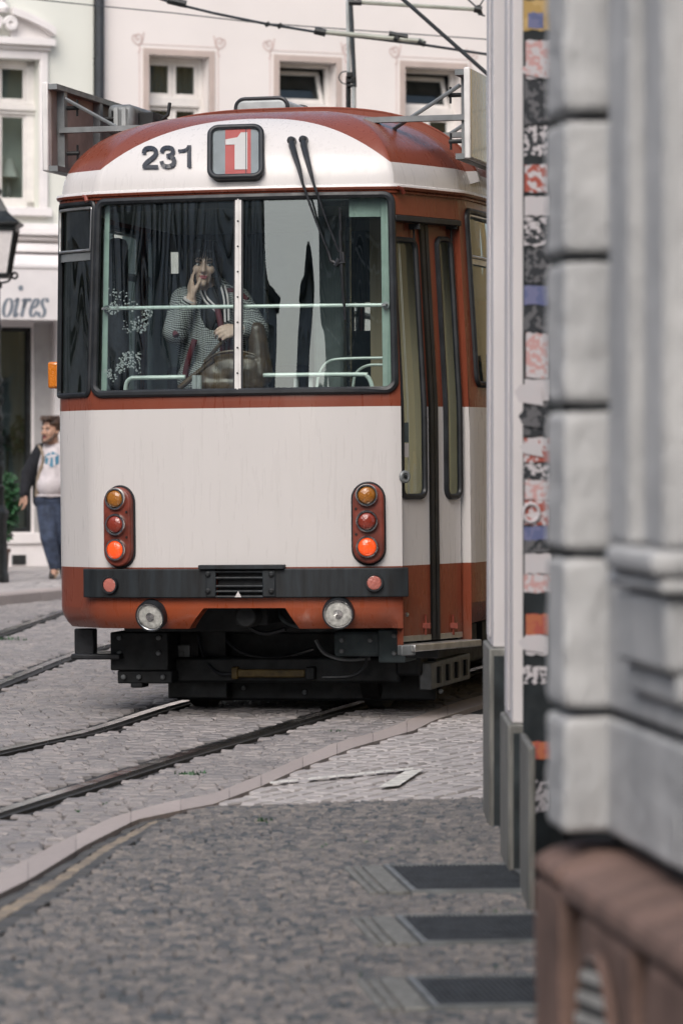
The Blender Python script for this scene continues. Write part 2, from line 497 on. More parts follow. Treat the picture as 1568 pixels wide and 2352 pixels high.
stone_mesh('road', road, 'road_stone'); stone_mesh('pavement', pave, 'pavement_stone')
stone_mesh('driveway', drive, 'drive_stone'); stone_mesh('gutter', gut, 'gutter_stone'); stone_mesh('gutter_edge', gutd, 'gutter_dark')
# near kerb: long dressed stones
kb = MB(); kb.tones = []
px = -400.0
while px < 1180:
    step = rnd.uniform(95, 130) * (1 if px < 500 else .75); q0, q1 = px, px + step - 1.0
    n = 6; U = [q0 + (q1 - q0) * i / n for i in range(n + 1)]
    A = [G(u, interp(KUP, u)) for u in U]; B = [G(u, interp(KLO, u)) for u in U]
    o = len(kb.v); up = Vector((0, 0, .006)); dn = Vector((0, 0, -.04))
    for k in range(n):
        ch = .012
        a0, a1, b0, b1 = A[k], A[k + 1], B[k], B[k + 1]
        ia0, ia1 = a0 + (b0 - a0) * .06, a1 + (b1 - a1) * .06
        kb.add([a0 + dn, a1 + dn, a0 + up * .2, a1 + up * .2, ia0 + up, ia1 + up, b0 + up, b1 + up, b0 + dn, b1 + dn], [(0, 1, 3, 2), (2, 3, 5, 4), (4, 5, 7, 6), (6, 7, 9, 8)])
    kb.add([A[0] + dn, A[0] + up * .2, B[0] + up, B[0] + dn, A[-1] + dn, A[-1] + up * .2, B[-1] + up, B[-1] + dn], [(0, 1, 2, 3), (7, 6, 5, 4)])
    kb.tones += [rnd.random()] * (4 * n + 2)
    px += step
stone_mesh('kerb', kb, 'kerb_stone')
# far pavement and its kerb
nrm = Vector((-FKD.y, FKD.x, 0))
fk = MB(); fk.tones = []
s = -9.0
while s < 18:
    L = rnd.uniform(.8, 1.1); a = FK0 + FKD * s; b = FK0 + FKD * (s + L - .012); s += L
    prof = [(0, -.03), (.012, .085), (.03, .1), (.24, .102)]
    fk.add([p + nrm * d + Vector((0, 0, z)) for d, z in prof for p in (a, b)], [(0, 1, 3, 2), (2, 3, 5, 4), (4, 5, 7, 6)] + [(0, 2, 4, 6), (7, 5, 3, 1)])
    fk.tones += [rnd.random() * .8] * 5
stone_mesh('far_kerb', fk, 'kerb_stone')
fp = MB(); fp.tones = []
ux, uy = FKD.xy, nrm.xy
for iy in range(44):
    off = rnd.random() * .3
    for ix in range(70):
        c = FK0.xy + ux * (-8 + off + ix * .26) + uy * (.25 + .11 + iy * .2)
        add_stone(fp, c, ux, uy, .252, .192, rnd.uniform(-.002, .002), rnd.random(), .1, .006)
stone_mesh('far_pavement', fp, 'drive_stone')
# painted line on the driveway stones
pl = MB()
def qd(a, b, c, d, z=.012): pl.add([G(*a) + Vector((0, 0, z)), G(*b) + Vector((0, 0, z)), G(*c) + Vector((0, 0, z)), G(*d) + Vector((0, 0, z))], [(0, 1, 2, 3)])
xs = [620 + i * 22 for i in range(16)]
for i, x in enumerate(xs[:-1]):
    if i in (3,): continue
    y = 1806 - (x - 620) * .1; qd((x, y), (x + 20, y - 2), (x + 20, y - 6.5), (x, y - 4.5))
qd((868, 1815), (915, 1811), (973, 1772), (930, 1777))
tag(pl.build('road_marking', 'road_white'), kind='structure')

# grass and weeds in the joints
def weeds(name, spots, mat_):
    w = MB()
    for (c, r, n, h) in spots:
        for _ in range(n):
            a = rnd.uniform(0, 6.28); d = r * math.sqrt(rnd.random()); p = c + Vector((math.cos(a) * d, math.sin(a) * d * .6, -.01))
            t = rnd.uniform(0, 6.28); ln = Vector((math.cos(t), math.sin(t), 0)) * rnd.uniform(.004, .012); hh = h * rnd.uniform(.4, 1); sd = Vector((rnd.uniform(-.5, .5), rnd.uniform(-.5, .5), 0)) * hh
            w.add([p - ln, p + ln, p + sd + Vector((0, 0, hh)) + ln * .4], [(0, 1, 2)])
    tag(w.build(name, mat_), kind='stuff')
sp = [(G(437, 1777), .07, 40, .03), (G(247, 1842), .04, 16, .014), (G(190, 1860), .04, 16, .014), (G(768, 1678), .05, 22, .02), (G(20, 1470), .15, 50, .05),
      (G(608, 1884), .04, 30, .025)]
for _ in range(26): sp.append((G(rnd.uniform(600, 1150), rnd.uniform(1925, 1960)), .05, 6, .012))
for y0 in (2020, 2090, 2215, 2250): sp.append((G(rnd.uniform(1120, 1165), y0), .07, 30, .015)); sp.append((G(845, y0 + 20), .03, 14, .012))
weeds('weeds', sp, 'leaf')

# grates let into the pavement by the wall
GL = ['dark slatted basement grate farthest from the viewer, beside the third grey pier foot', 'middle one of three dark slatted basement grates in the pavement', 'dark slatted basement grate nearest the viewer, at the bottom edge of the photo']
for i, (TLp, BLp) in enumerate((((907, 1992), (915, 2054)), ((933, 2108), (939, 2173)), ((957, 2250), (968, 2322)))):
    a, b = G(*TLp), G(*BLp); c = (a + b) / 2; dl = a.y - b.y - .03; wid = .44
    t = thing('grate', GL[i], 'grate', (c.x, c.y, 0), (0, 0, R(6)), 'basement grates in the pavement')
    f = MB(); z0, z1 = -.02, .012
    f.bx(0, wid, dl / 2 - .016, dl / 2, z0, z1); f.bx(0, wid, -dl / 2, -dl / 2 + .016, z0, z1); f.bx(0, .018, -dl / 2 + .016, dl / 2 - .016, z0, z1); f.bx(wid - .018, wid, -dl / 2 + .016, dl / 2 - .016, z0, z1)
    f.build('grate_frame', 'grey_metal', t)
    f = MB(); n = 26
    for k in range(n): x = .018 + (wid - .036) * (k + .5) / n; f.bx(x - .0042, x + .0042, -dl / 2 + .016, dl / 2 - .016, z0, .010)
    f.bx(.018, wid - .018, -.006, .006, z0, .007); f.build('grate_bars', 'grate', t)
    f = MB(); f.bx(.01, wid - .01, -dl / 2 + .01, dl / 2 - .01, -.019, -.0165); f.build('grate_bed', 'grate_dark', t)
    f = MB(); f.bx(-.072, -.006, -dl / 2 - .01, dl / 2 + .01, -.03, .009); f.bx(-.105, -.08, -dl / 2, dl / 2, -.03, .008); f.bx(-.135, -.113, -dl / 2, dl / 2, -.03, .007); f.build('stone_edge', 'pier_stone', t, bevel=.004)

# ================================================================== HOUSES ACROSS THE STREET
FA = R(25); FC, FS = math.cos(FA), math.sin(FA); FX, FY = (215 - CX) / K * 46, 46.0
def F(px, py, d=0.0):
    k = (px - CX) / K
    u = (FX - d * FS - k * FY - k * d * FC) / (k * FS - FC)
    D = FY + u * FS + d * FC
    return u, HCAM + (HY - py) / K * D
def facade(mb, u0, u1, z0, z1, holes, y=0.0, depth=.25, mi=0, mr=None):
    us = sorted({u0, u1, *[h[i] for h in holes for i in (0, 1)]}); zs = sorted({z0, z1, *[h[i] for h in holes for i in (2, 3)]})
    for a, b in zip(us, us[1:]):
        for c, d in zip(zs, zs[1:]):
            if any(h[0] - 1e-6 <= a and b <= h[1] + 1e-6 and h[2] - 1e-6 <= c and d <= h[3] + 1e-6 for h in holes): continue
            mb.add([(a, y, c), (b, y, c), (b, y, d), (a, y, d)], [(0, 1, 2, 3)], mi)
    for (a, b, c, d) in holes:
        r = mi if mr is None else mr
        mb.add([(a, y, c), (b, y, c), (b, y, d), (a, y, d), (a, y + depth, c), (b, y + depth, c), (b, y + depth, d), (a, y + depth, d)], [(0, 4, 5, 1), (1, 5, 6, 2), (2, 6, 7, 3), (3, 7, 4, 0)], r)
pink = thing('pink_house', 'pale pink plastered house with taupe window surrounds behind the tram roof', 'house', (FX, FY, 0), (0, 0, FA))
green = thing('green_house', 'pale green plastered shop house with white pediment window, left of the dark drainpipe', 'house', (FX, FY, 0), (0, 0, FA))
# pink: three windows seen, the row carries on
wins = []
for (xl, xr, yt) in ((342, 480, 124), (641, 772, 141), (930, 1060, 152)):
    u0, z1 = F(xl, yt); u1, _ = F(xr, yt); wins.append((u0, u1, z1 - 1.62, z1))
zt = sum(w[3] for w in wins) / 3
wins = [(a, b, zt - 1.62, zt) for a, b, _, _ in wins]
pit = (wins[2][0] - wins[0][0]) / 2
more_ = [(wins[2][0] + pit * k, wins[2][1] + pit * k, zt - 1.62, zt) for k in (1, 2, 3)]
up = [(a, b, zt + 1.5, zt + 3.0) for a, b, _, _ in wins + more_]
w = MB(); facade(w, .06, 13, 0, 10.5, wins + more_ + up)
w.bx(.06, 13, .95, 9, 0, 10.5); w.build('wall', ['wall_pink'], pink)
m = MB(); m.bx(-.2, 13.2, -.35, 9, 10.5, 10.75); m.build('roof', ['roof_tile'], pink)
def surround(mb, h, wd, y, dep):
    a, b, c, d = h
    mb.bx(a - wd, a, y - dep, y + .02, c, d + wd); mb.bx(b, b + wd, y - dep, y + .02, c, d + wd); mb.bx(a, b, y - dep, y + .02, d, d + wd)
def casement(t, h, tilted):
    """window with a transom: two sashes or one tilted hopper above, two sashes below"""
    a, b, c, d = h; y = .2; mid = (a + b) / 2; tz = d - .55
    fr = MB(); f = .055
    fr.bx(a, a + f, y, y + .07, c, d); fr.bx(b - f, b, y, y + .07, c, d); fr.bx(a + f, b - f, y, y + .07, d - f, d); fr.bx(a + f, b - f, y, y + .07, c, c + f)
    fr.bx(a + f, b - f, y - .03, y + .06, tz - .05, tz + .06)
    wd = fr.build('window', 'frame_white', t, bevel=.006)
    s = MB(); rows = [(c + f, tz - .05)] + ([] if tilted else [(tz + .06, d - f)])
    p = MB()
    for z0, z1 in rows:
        for (x0, x1) in ((a + f, mid - .002), (mid + .002, b - f)):
            g = .05
            s.bx(x0, x0 + g, y + .012, y + .055, z0, z1); s.bx(x1 - g, x1, y + .012, y + .055, z0, z1); s.bx(x0 + g, x1 - g, y + .012, y + .055, z0, z0 + g); s.bx(x0 + g, x1 - g, y + .012, y + .055, z1 - g, z1)
            p.bx(x0 + g, x1 - g, y + .03, y + .036, z0 + g, z1 - g)
    if tilted:
        z0 = tz + .06; hh = d - f - z0; rt = Matrix.Rotation(R(-20), 3, 'X'); g = .055
        def rb(x0, x1, q0, q1, y0, y1, mb):
            mb.box(Vector(((x0 + x1) / 2, y + .04, z0)) + rt @ Vector((0, (y0 + y1) / 2, (q0 + q1) / 2)), (x1 - x0, y1 - y0, q1 - q0), 0, rt)
        x0, x1 = a + f + .01, b - f - .01
        rb(x0, x0 + g, 0, hh, -.02, .025, s); rb(x1 - g, x1, 0, hh, -.02, .025, s); rb(x0 + g, x1 - g, 0, g, -.02, .025, s); rb(x0 + g, x1 - g, hh - g, hh, -.02, .025, s)
        rb(x0 + g, x1 - g, g, hh - g, 0, .006, p)
    s.build('sash', 'frame_white', wd, bevel=.006); p.build('pane', 'house_glass', wd)
    r = MB(); r.bx(a - .4, b + .3, y + .60, y + .64, c - .02, d + .02); r.bx(a - .42, a - .4, y + .06, y + .6, c, d); r.bx(b + .3, b + .32, y + .06, y + .6, c, d); r.build('room', 'room_dark', wd)
    r = MB()
    if tilted: return
    n = 26; r.grid(lambda i, j: (a + .05 + (b - a - .1) * i, y + .2 + .018 * math.sin(i * 55), c + (d - c) * j), n, 1); r.build('curtain', 'curtain_grey', wd)
for i, h in enumerate(wins + more_): 
    casement(pink, h, i in (1, 2)); s = MB(); surround(s, h, .075, 0, .012); s.build('window_surround', 'trim_taupe', pink)
    s = MB(); a, b, c, d = h; e = .125
    for q in ((a - e, a - e + .008, c, d + e), (b + e - .008, b + e, c, d + e), (a - e, b + e, d + e - .008, d + e)): s.bx(q[0], q[1], -.004, .01, q[2], q[3])
    s.build('painted_line', 'ornament', pink)
    # little painted scrolls at the upper corners
    for sg, x in ((-1, a - e), (1, b + e)):
        s = MB()
        for pts in ([(0, 0), (.03, .06), (.02, .12), (-.03, .13), (-.05, .09), (-.02, .06), (0, .09)], [(0, 0), (-.05, .02), (-.09, .07), (-.07, .12), (-.03, .1)], [(0, 0), (.01, -.06), (-.02, -.09)], [(.0, .0), (.04, .05), (.06, .16)]):
            L, Rr = stroke([(p[0] * 1.0, p[1]) for p in smooth_path(pts, 4)], .016)
            s.strip([(x + sg * -p.x, -.005, d + e + p.y - .02) for p in L], [(x + sg * -p.x, -.005, d + e + p.y - .02) for p in Rr])
        s.build('painted_scroll', 'ornament', pink)
for h in up: casement(pink, h, False); s = MB(); surround(s, h, .075, 0, .012); s.build('window_surround', 'trim_taupe', pink)
# drainpipe
dp = thing('drainpipe', 'dark drainpipe running down between the green house and the pink house', 'drainpipe', (FX, FY, 0), (0, 0, FA))
ud = (F(215, 100)[0] + F(234, 100)[0]) / 2
m = MB(); m.tube([(ud, -.07, 0.12), (ud, -.07, 10.4)], .056, 14); m.build('pipe', 'pipe_dark', dp, smooth=True)
for z in (2.2, 4.4, 8.2): m = MB(); m.tube([(ud, -.07, z), (ud, -.07, z + .05)], .062, 14); m.bx(ud - .012, ud + .012, -.03, 0, z, z + .05); m.build('pipe_clip', 'pipe_dark', dp)

# green shop house
gz1 = F(90, 138)[1]; gu1 = F(90, 138)[0]; gu0 = gu1 - .98; gz0 = F(90, 478)[1]
GW = (gu0, gu1, gz0, gz1)
pu1 = F(74, 760)[0]; shz1 = F(74, 752)[1]; shz0 = F(74, 1222)[1]
SHW = (pu1 - 2.2, pu1, shz0, shz1)
GW2 = (gu0 - 2.1, gu1 - 2.1, gz0, gz1)
w = MB(); facade(w, -9, -.0, 4.15, 10.5, [GW, GW2], depth=.24); w.bx(-9, 0, .5, 9, 0, 10.5); w.build('wall', 'wall_green', green)
w = MB(); facade(w, -9, -.0, .1, 4.15, [SHW], depth=.14); w.build('shopfront_wall', 'trim_white', green)
m = MB(); m.bx(-9.2, 0, -.3, 9, 10.5, 10.75); m.build('roof', 'roof_tile', green)
for h in (GW, GW2):
    a, b, c, d = h
    s = MB(); surround(s, h, .10, 0, .05); s.bx(a - .14, b + .14, -.09, .02, c - .1, c); 
    so = s.build('window_surround', 'trim_white', green, bevel=.01)
    # joinery: centre mullion, moulded transom
    y = .15; f = .055; mid = (a + b) / 2; tz = HCAM + (HY - 246) / K * (FY - .4)
    fr = MB(); fr.bx(a, a + f + .05, y, y + .07, c, d); fr.bx(b - f - .05, b, y, y + .07, c, d); fr.bx(a, b, y, y + .07, d - .07, d); fr.bx(a, b, y, y + .07, c, c + .09)
    fr.bx(a, b, y - .05, y + .06, tz - .03, tz + .03); fr.bx(a, b, y - .02, y + .06, tz - .075, tz - .03); fr.bx(a, b, y - .02, y + .06, tz + .03, tz + .08); fr.bx(mid - .05, mid + .05, y - .012, y + .06, c, d)
    wd = fr.build('window', 'frame_white', green, bevel=.008)
    s = MB()
    for x0, x1 in ((a + .105, mid - .05), (mid + .05, b - .105)):
        for z0, z1 in ((c + .09, tz - .075), (tz + .08, d - .07)):
            g = .035; s.bx(x0, x0 + g, y + .015, y + .05, z0, z1); s.bx(x1 - g, x1, y + .015, y + .05, z0, z1); s.bx(x0, x1, y + .016, y + .049, z0, z0 + g); s.bx(x0, x1, y + .016, y + .049, z1 - g, z1)
    s.build('sash', 'frame_white', wd, bevel=.005)
    p = MB(); p.bx(a + .1, b - .1, y + .03, y + .035, c + .05, d - .05); p.build('pane', 'house_glass', wd)
    r = MB(); r.bx(a - .2, b + .3, y + .55, y + .6, c - .1, d + .1); r.build('room', 'curtain_grey', wd)
    # broken pediment with volutes
    pd = MB(); zc = F(60, 101)[1]
    pd.bx(a - .16, b + .16, -.15, .02, zc - .02, zc + .06); pd.bx(a - .12, b + .12, -.09, .02, zc - .07, zc - .02); pd.bx(a - .1, b + .1, -.05, .02, d + .1, zc - .07)
    for sg in (-1, 1):
        e = mid + sg * (b - mid + .16)
        n = 12; A, B = [], []
        for i in range(n + 1):
            t_ = i / n; x = e + (mid + sg * .11 - e) * t_; zz = zc + .10 + .26 * (t_ ** .8) * (1 - .12 * t_); A.append((x, zz)); B.append((x, zz + .085))
        for i in range(n):
            q = [A[i], A[i + 1], B[i + 1], B[i]]
            pd.prism(q, lambda p: (p[0], -.16, p[1]), lambda p: (p[0], .02, p[1]))
        tri = [(e, zc + .06), (mid + sg * .12, zc + .06), *[(x, z) for x, z in A[::-1]]]
        pd.prism(tri, lambda p: (p[0], -.04, p[1]), lambda p: (p[0], .02, p[1]))
        sp_ = []
        for i in range(30):
            an = i / 29 * 4 * math.pi; r = .085 * (1 - .75 * i / 29); sp_.append((mid + sg * (.12 - r * math.cos(an) * 1.0 - .03), -.13, zc + .215 + r * math.sin(an)))
        pd.tube(sp_, .022, 8)
    pd.lathe([(.0, -.06), (.06, -.05), (.075, 0), (.05, .05), (.02, .07), (.045, .11), (.05, .14), (.0, .2)], Matrix.Translation((mid, -.09, zc + .40)), 14)
    pd.build('pediment', 'trim_white', green, smooth=True)
# cornice bands, awning and shop sign
cz = [F(100, y)[1] for y in (515, 531, 545, 560, 577, 588)]
m = MB(); m.bx(-9, -.02, -.10, .02, cz[1], cz[0]); m.bx(-9, -.02, -.20, .02, cz[1] - .06, cz[1]); m.bx(-9, -.02, -.13, .02, cz[2] - .04, cz[2]); m.bx(-9, -.02, -.30, .02, cz[4] - .03, cz[3] - .02); m.build('cornice', 'trim_white', green, bevel=.015)
az0 = F(100, 735, -.9)[1]; az1 = F(100, 612, -.9)[1]
aw = MB()
aw.add([(-9, -.16, cz[4] - .03), (-.12, -.16, cz[4] - .03), (-.12, -.9, az1), (-9, -.9, az1)], [(0, 1, 2, 3)])
aw.bx(-9, -.12, -.915, -.9, az0, az1); aw.bx(-9, -.12, -.93, -.88, az1 - .02, az1 + .015)
aw.add([(-.12, -.16, cz[4] - .03), (-.12, -.9, az1), (-.12, -.16, az1 - .1)], [(0, 1, 2)])
awn = aw.build('awning', 'awning', green)
# lettering on the awning front: thick-and-thin italic strokes, the word ends in "oires"
tx = MB()
def lp(px, py): return F(px, py, -.918)
def pen(d): return .030 + .085 * abs(d.y) ** 1.4
H0, H1 = 727, 686     # baseline and x-height rows
def glyph(pts, x0, wd, dot=None, k=5):
    pts = smooth_path(pts, k)
    q = [Vector(lp(x0 + wd * p.x + 7 * p.y, H0 + (H1 - H0) * p.y)) for p in pts]
    L, Rr = stroke(q, lambda d: (.010 + .034 * abs(d.y) ** 1.5))
    tx.strip([(p.x, -.92, p.y) for p in L], [(p.x, -.92, p.y) for p in Rr])
    if dot:
        c = Vector(lp(x0 + wd * dot[0] + 7 * dot[1], H0 + (H1 - H0) * dot[1])); n = 12; r = .032
        tx.add([(c.x + r * math.cos(6.283 * i / n), -.92, c.y + r * math.sin(6.283 * i / n)) for i in range(n)], [tuple(range(n))])
O_ = [(.5 + .46 * math.sin(6.2832 * i / 16), .5 + .5 * math.cos(6.2832 * i / 16)) for i in range(17)]
glyph(O_, 5, 20, k=2)
glyph([(-.4, .8), (.1, 1), (.2, .9), (.05, .12), (.3, 0), (.8, .2)], 33, 9, (.45, 1.6))
glyph([(-.3, .85), (.12, 1), (.12, .8), (.0, 0)], 50, 15); glyph([(.05, .5), (.3, .85), (.7, 1), (.95, .85)], 50, 15)
glyph([(.1, .45), (.6, .55), (.9, .75), (.75, .97), (.4, .95), (.1, .6), (.05, .25), (.3, .02), (.65, .05), (.95, .3)], 68, 16)
glyph([(.95, .8), (.75, 1), (.35, .97), (.2, .78), (.45, .55), (.75, .35), (.75, .1), (.45, -.02), (.1, .06), (-.02, .25)], 88, 17)
tx.build('lettering', 'letters', awn)
# shop window, piers beside it, plinth and vent
a, b, c, d = SHW
m = MB(); f = .05; m.bx(a, a + f, .04, .12, c, d); m.bx(b - f, b, .04, .12, c, d); m.bx(a + f, b - f, .04, .12, c, c + f); m.bx(a + f, b - f, .04, .12, d - f, d)
wd = m.build('shop_window', 'dark_metal', green)
p = MB(); p.bx(a + f, b - f, .08, .086, c + f, d - f); p.build('pane', 'house_glass', wd)
p = MB(); p.bx(a - .3, b + .02, .46, .49, c, d); p.bx(b, b + .02, .14, .46, c, d); p.build('room', 'curtain_grey', wd)
p = MB(); p.bx(a, b, .14, .46, c - .01, c + .02); p.bx(b - .75, b - .30, .2, .4, c + .02, c + .5); p.build('display_shelf', 'trim_grey', wd)
e0, e1 = F(79, 900)[0], F(118, 900)[0]
m = MB(); m.bx(e0, e1, -.02, .02, .32, shz1 + .05); m.build('grey_pilaster', 'trim_grey', green)
m = MB(); m.bx(e1 + .02, -.02, -.07, .02, .32, shz1 + .1); m.build('white_pilaster', 'trim_white', green, bevel=.01)
zl = F(60, 1243)[1]
m = MB(); m.bx(-9, -.02, -.08, .02, zl - .03, zl + .10); m.bx(-9, -.02, -.05, .02, .1, zl - .03); m.build('plinth', 'trim_white', green, bevel=.008)
v0, vz0 = F(24, 1297); v1, vz1 = F(57, 1274)
m = MB(); m.bx(v0, v1, -.058, -.04, vz0, vz1); vt = m.build('vent', 'grey_metal', green)
m = MB()
for k in range(9): z = vz0 + (vz1 - vz0) * (k + .5) / 9; m.bx(v0 + .01, v1 - .01, -.064, -.058, z - .004, z + .003)
m.build('vent_slat', 'dark_metal', vt)
# lampshade in the upper window
lu, lz = F(20, 425, .4)
tl = thing('table_lamp', 'white conical lampshade standing inside the pediment window', 'lamp', (FX + lu * FC - .4 * FS, FY + lu * FS + .4 * FC, 0))
m = MB(); z0 = F(30, 408, .4)[1]; z1 = F(30, 366, .4)[1]; m.lathe([(.135, z0), (.055, z1)], None, 20); m.build('lamp_shade', 'shade_cream', tl, smooth=True)
m = MB(); m.lathe([(.06, gz0), (.06, gz0 + .02), (.015, gz0 + .05), (.04, gz0 + .12), (.015, z0 - .0)], None, 12); m.build('lamp_base', 'trim_grey', tl, smooth=True)
# ================================================================== THE TRAM
TH, ROLL = R(13), -.0105
TX, TD = -.535, 20.4
tc_, ts_ = math.cos(TH), math.sin(TH)
tram = thing('tram', 'white and rust red tram numbered 231, its rear end facing the viewer', 'tram', (TX, TD, 0), (0, ROLL, -TH))
def to_world(a, b, z):
    a2 = a * math.cos(ROLL) + z * math.sin(ROLL); z2 = -a * math.sin(ROLL) + z * math.cos(ROLL)
    return Vector((TX + a2 * tc_ + b * ts_, TD - a2 * ts_ + b * tc_, z2))
def proj(p): return CX + p.x / p.y * K, HY + (HCAM - p.z) / p.y * K
def T(px, py, b=0.0):
    """tram coordinates (a to the right, b lengthwise, z up) of a point seen at a pixel; b a number or a function of (a, z)"""
    a = z = 0.0
    for _ in range(25):
        bb = b(a, z) if callable(b) else b
        D = to_world(a, bb, z).y
        a2 = ((px - CX) / K * D - TX - bb * ts_) / tc_; z2 = HCAM + (HY - py) / K * D
        a = a2 * math.cos(ROLL) - z2 * math.sin(ROLL); z = a2 * math.sin(ROLL) + z2 * math.cos(ROLL)
    return Vector((a, bb, z))
# plan outline at belt height, from the left side round the end to the right side
PTS = [(-1.17, 14), (-1.17, 1.5), (-1.16, 1.1), (-1.135, .6), (-1.115, .41), (-1.082, .335), (-.89, .155), (-.85, .118), (-.80, .095), (-.55, .042), (-.28, .010), (0, 0),
       (.28, .010), (.55, .042), (.80, .095), (.86, .118), (.895, .165), (1.10, .72), (1.125, .80), (1.15, 1.1), (1.16, 1.5), (1.16, 14)]
def chaikin(P):
    o = [P[0]]
    for a, b in zip(P, P[1:]): o += [a * .75 + b * .25, a * .25 + b * .75]
    return o + [P[-1]]
OL = [Vector(p) for p in PTS]
for _ in range(3): OL = chaikin(OL)
SL = [0.0]
for a, b in zip(OL, OL[1:]): SL.append(SL[-1] + (b - a).length)
k0 = min(range(len(OL)), key=lambda i: OL[i].length); s0 = SL[k0]; SL = [s - s0 for s in SL]
NRM = []
for i in range(len(OL)):
    d = (OL[min(i + 1, len(OL) - 1)] - OL[max(i - 1, 0)]).normalized(); NRM.append(Vector((d.y, -d.x)))
import bisect
def outline(s):
    i = max(0, min(len(SL) - 2, bisect.bisect_right(SL, s) - 1)); t = (s - SL[i]) / max(1e-9, SL[i + 1] - SL[i])
    return OL[i] + (OL[i + 1] - OL[i]) * t, (NRM[i] + (NRM[i + 1] - NRM[i]) * max(0, min(1, t))).normalized()
ZG = 2.833          # gutter
DOOR = [9, 9]
def inset(z):
    z = max(z, .47)
    if z < .60: return .055 * ((.60 - z) / .112) ** 2
    if z < 1.66: return 0.0
    return .062 * (z - 1.66) / (ZG - 1.66)
def leanf(s): t = max(0, min(1, (-s - .80) / .3)); return 1 - .62 * t
def S(s, z, off=0.0):
    p, n = outline(s); p = p - n * ((0 if z < .6 and DOOR[0] < s < DOOR[1] else inset(z) * (leanf(s) if z > 1.6 else 1)) - off); return Vector((p.x, p.y, z))
def SP(px, py):
    """(s, z) on the body under a pixel"""
    lo, hi = -1.75, 2.6; z = 1.6
    for _ in range(40):
        mid = (lo + hi) / 2
        for _ in range(3):
            p = S(mid, z); D = to_world(p.x, p.y, z).y; z = HCAM + (HY - py) / K * D + p.x * math.sin(ROLL)
        x = proj(to_world(p.x, p.y, z))[0]
        if x < px: lo = mid
        else: hi = mid
    return mid, z
def frame_at(s, z, off=0.0):
    """matrix: x along the skin, y up, z outwards"""
    p = S(s, z, off); e = S(s + .01, z, off) - S(s - .01, z, off); e.normalize()
    u = S(s, z + .01, off) - S(s, z - .01, off); u.normalize(); n = e.cross(u).normalized(); u = n.cross(e)
    M = Matrix.Identity(4)
    for i in range(3): M[i][0], M[i][1], M[i][2], M[i][3] = e[i], u[i], n[i], p[i]
    return M
# ---- dome: from the gutter outline up and back to a ridge
HD, B0, CEX, HEX = .475, 1.05, 1 / 3.0, .5
def dome(s, h, off=0.0):
    p, n = outline(s); p = p - n * (.062 * leanf(s) - off)
    c = max(0.0, 1 - h * h) ** CEX
    b = max(B0, p.y); q = Vector((0, b)) + (p - Vector((0, b))) * c
    return Vector((q.x, q.y, ZG + HD * h))
def dome_b(a, z):
    h = max(0, min(.985, (z - ZG) / HD)); c = (1 - h * h) ** CEX; ao = a / c
    i = min((i for i in range(len(OL) - 1) if -1.0 < SL[i] < 1.2), key=lambda i: abs(OL[i].x - ao)); p, n = OL[i], NRM[i]; p = p - n * .062
    return B0 + (p.y - B0) * c
def on_dome(px, py, out=0.0):
    p = T(px, py, lambda a, z: dome_b(a, z)); return p + Vector((0, -out, out * .25))

sWL, zWb = SP(217, 901)[0], SP(550, 900)[1]; sWR = SP(907, 893)[0]; zWt = SP(550, 452)[1]
sC1, _ = SP(209, 800); sC0 = -1.215
zCb, zCt = SP(175, 908)[1], SP(180, 468)[1]
sD0, sD1 = SP(921, 1000)[0], SP(1078, 1000)[0]; DOOR[:] = [sD0 - .03, sD1 + .03]
zDt, zDb = SP(1000, 500)[1], SP(1000, 1470)[1]
sk_b = .488
SEND_L, SEND_R = SL[0] + .1, SL[-1] - .1
body = MB()
def sgrid(mb, a, b, z0, z1, off=0.0, mi=0, n=None, nz=None):
    n = n or max(1, int(abs(b - a) / .035)); n = min(n, 140); nz = nz or max(1, int(abs(z1 - z0) / .12))
    fa = a if callable(a) else (lambda z: a); fb = b if callable(b) else (lambda z: b)
    def fn(u, v):
        z = z0 + (z1 - z0) * v; return S(fa(z) + (fb(z) - fa(z)) * u, z, off)
    mb.grid(fn, n, nz, mi)
def ringed(mb, o, h, r, off=0.0, mi=0):
    """skin between an outer rectangle o=(s0,s1,z0,z1) and a rounded hole h"""
    inn = rrect(*h, r, 6, 14); out = []
    for (u, v) in inn:
        fu = 0 if u < h[0] + r * .999 else 1 if u > h[1] - r * .999 else None
        fv = 0 if v < h[2] + r * .999 else 1 if v > h[3] - r * .999 else None
        if fu is None: uo = u; vo = o[2] if v < (h[2] + h[3]) / 2 else o[3]
        elif fv is None: vo = v; uo = o[0] if fu == 0 else o[1]
        else:
            # corner arc: spread along the two outer edges
            cu = h[0] + r if fu == 0 else h[1] - r; cv = h[2] + r if fv == 0 else h[3] - r
            au, av = abs(u - cu), abs(v - cv); eu, ev = (o[0], o[1])[fu], (o[2], o[3])[fv]
            if au >= av: uo, vo = eu, cv + (ev - cv) * (av / max(au, 1e-9))
            else: vo, uo = ev, cu + (eu - cu) * (au / max(av, 1e-9))
        out.append((uo, vo))
    n = len(inn)
    vs = [S(*p, off) for p in inn] + [S(*p, off) for p in out]
    mb.add(vs, [(i, (i + 1) % n, n + (i + 1) % n, n + i) for i in range(n)], mi)
    return inn
zBelt = 1.700
# lower skin left of the door, right of the door
sgrid(body, SEND_L, -1.9, .60, zBelt, n=20); sgrid(body, -1.9, sD0, .60, zBelt); sgrid(body, sD1, 3.2, .60, zBelt); sgrid(body, 3.2, SEND_R, .60, zBelt, n=20)
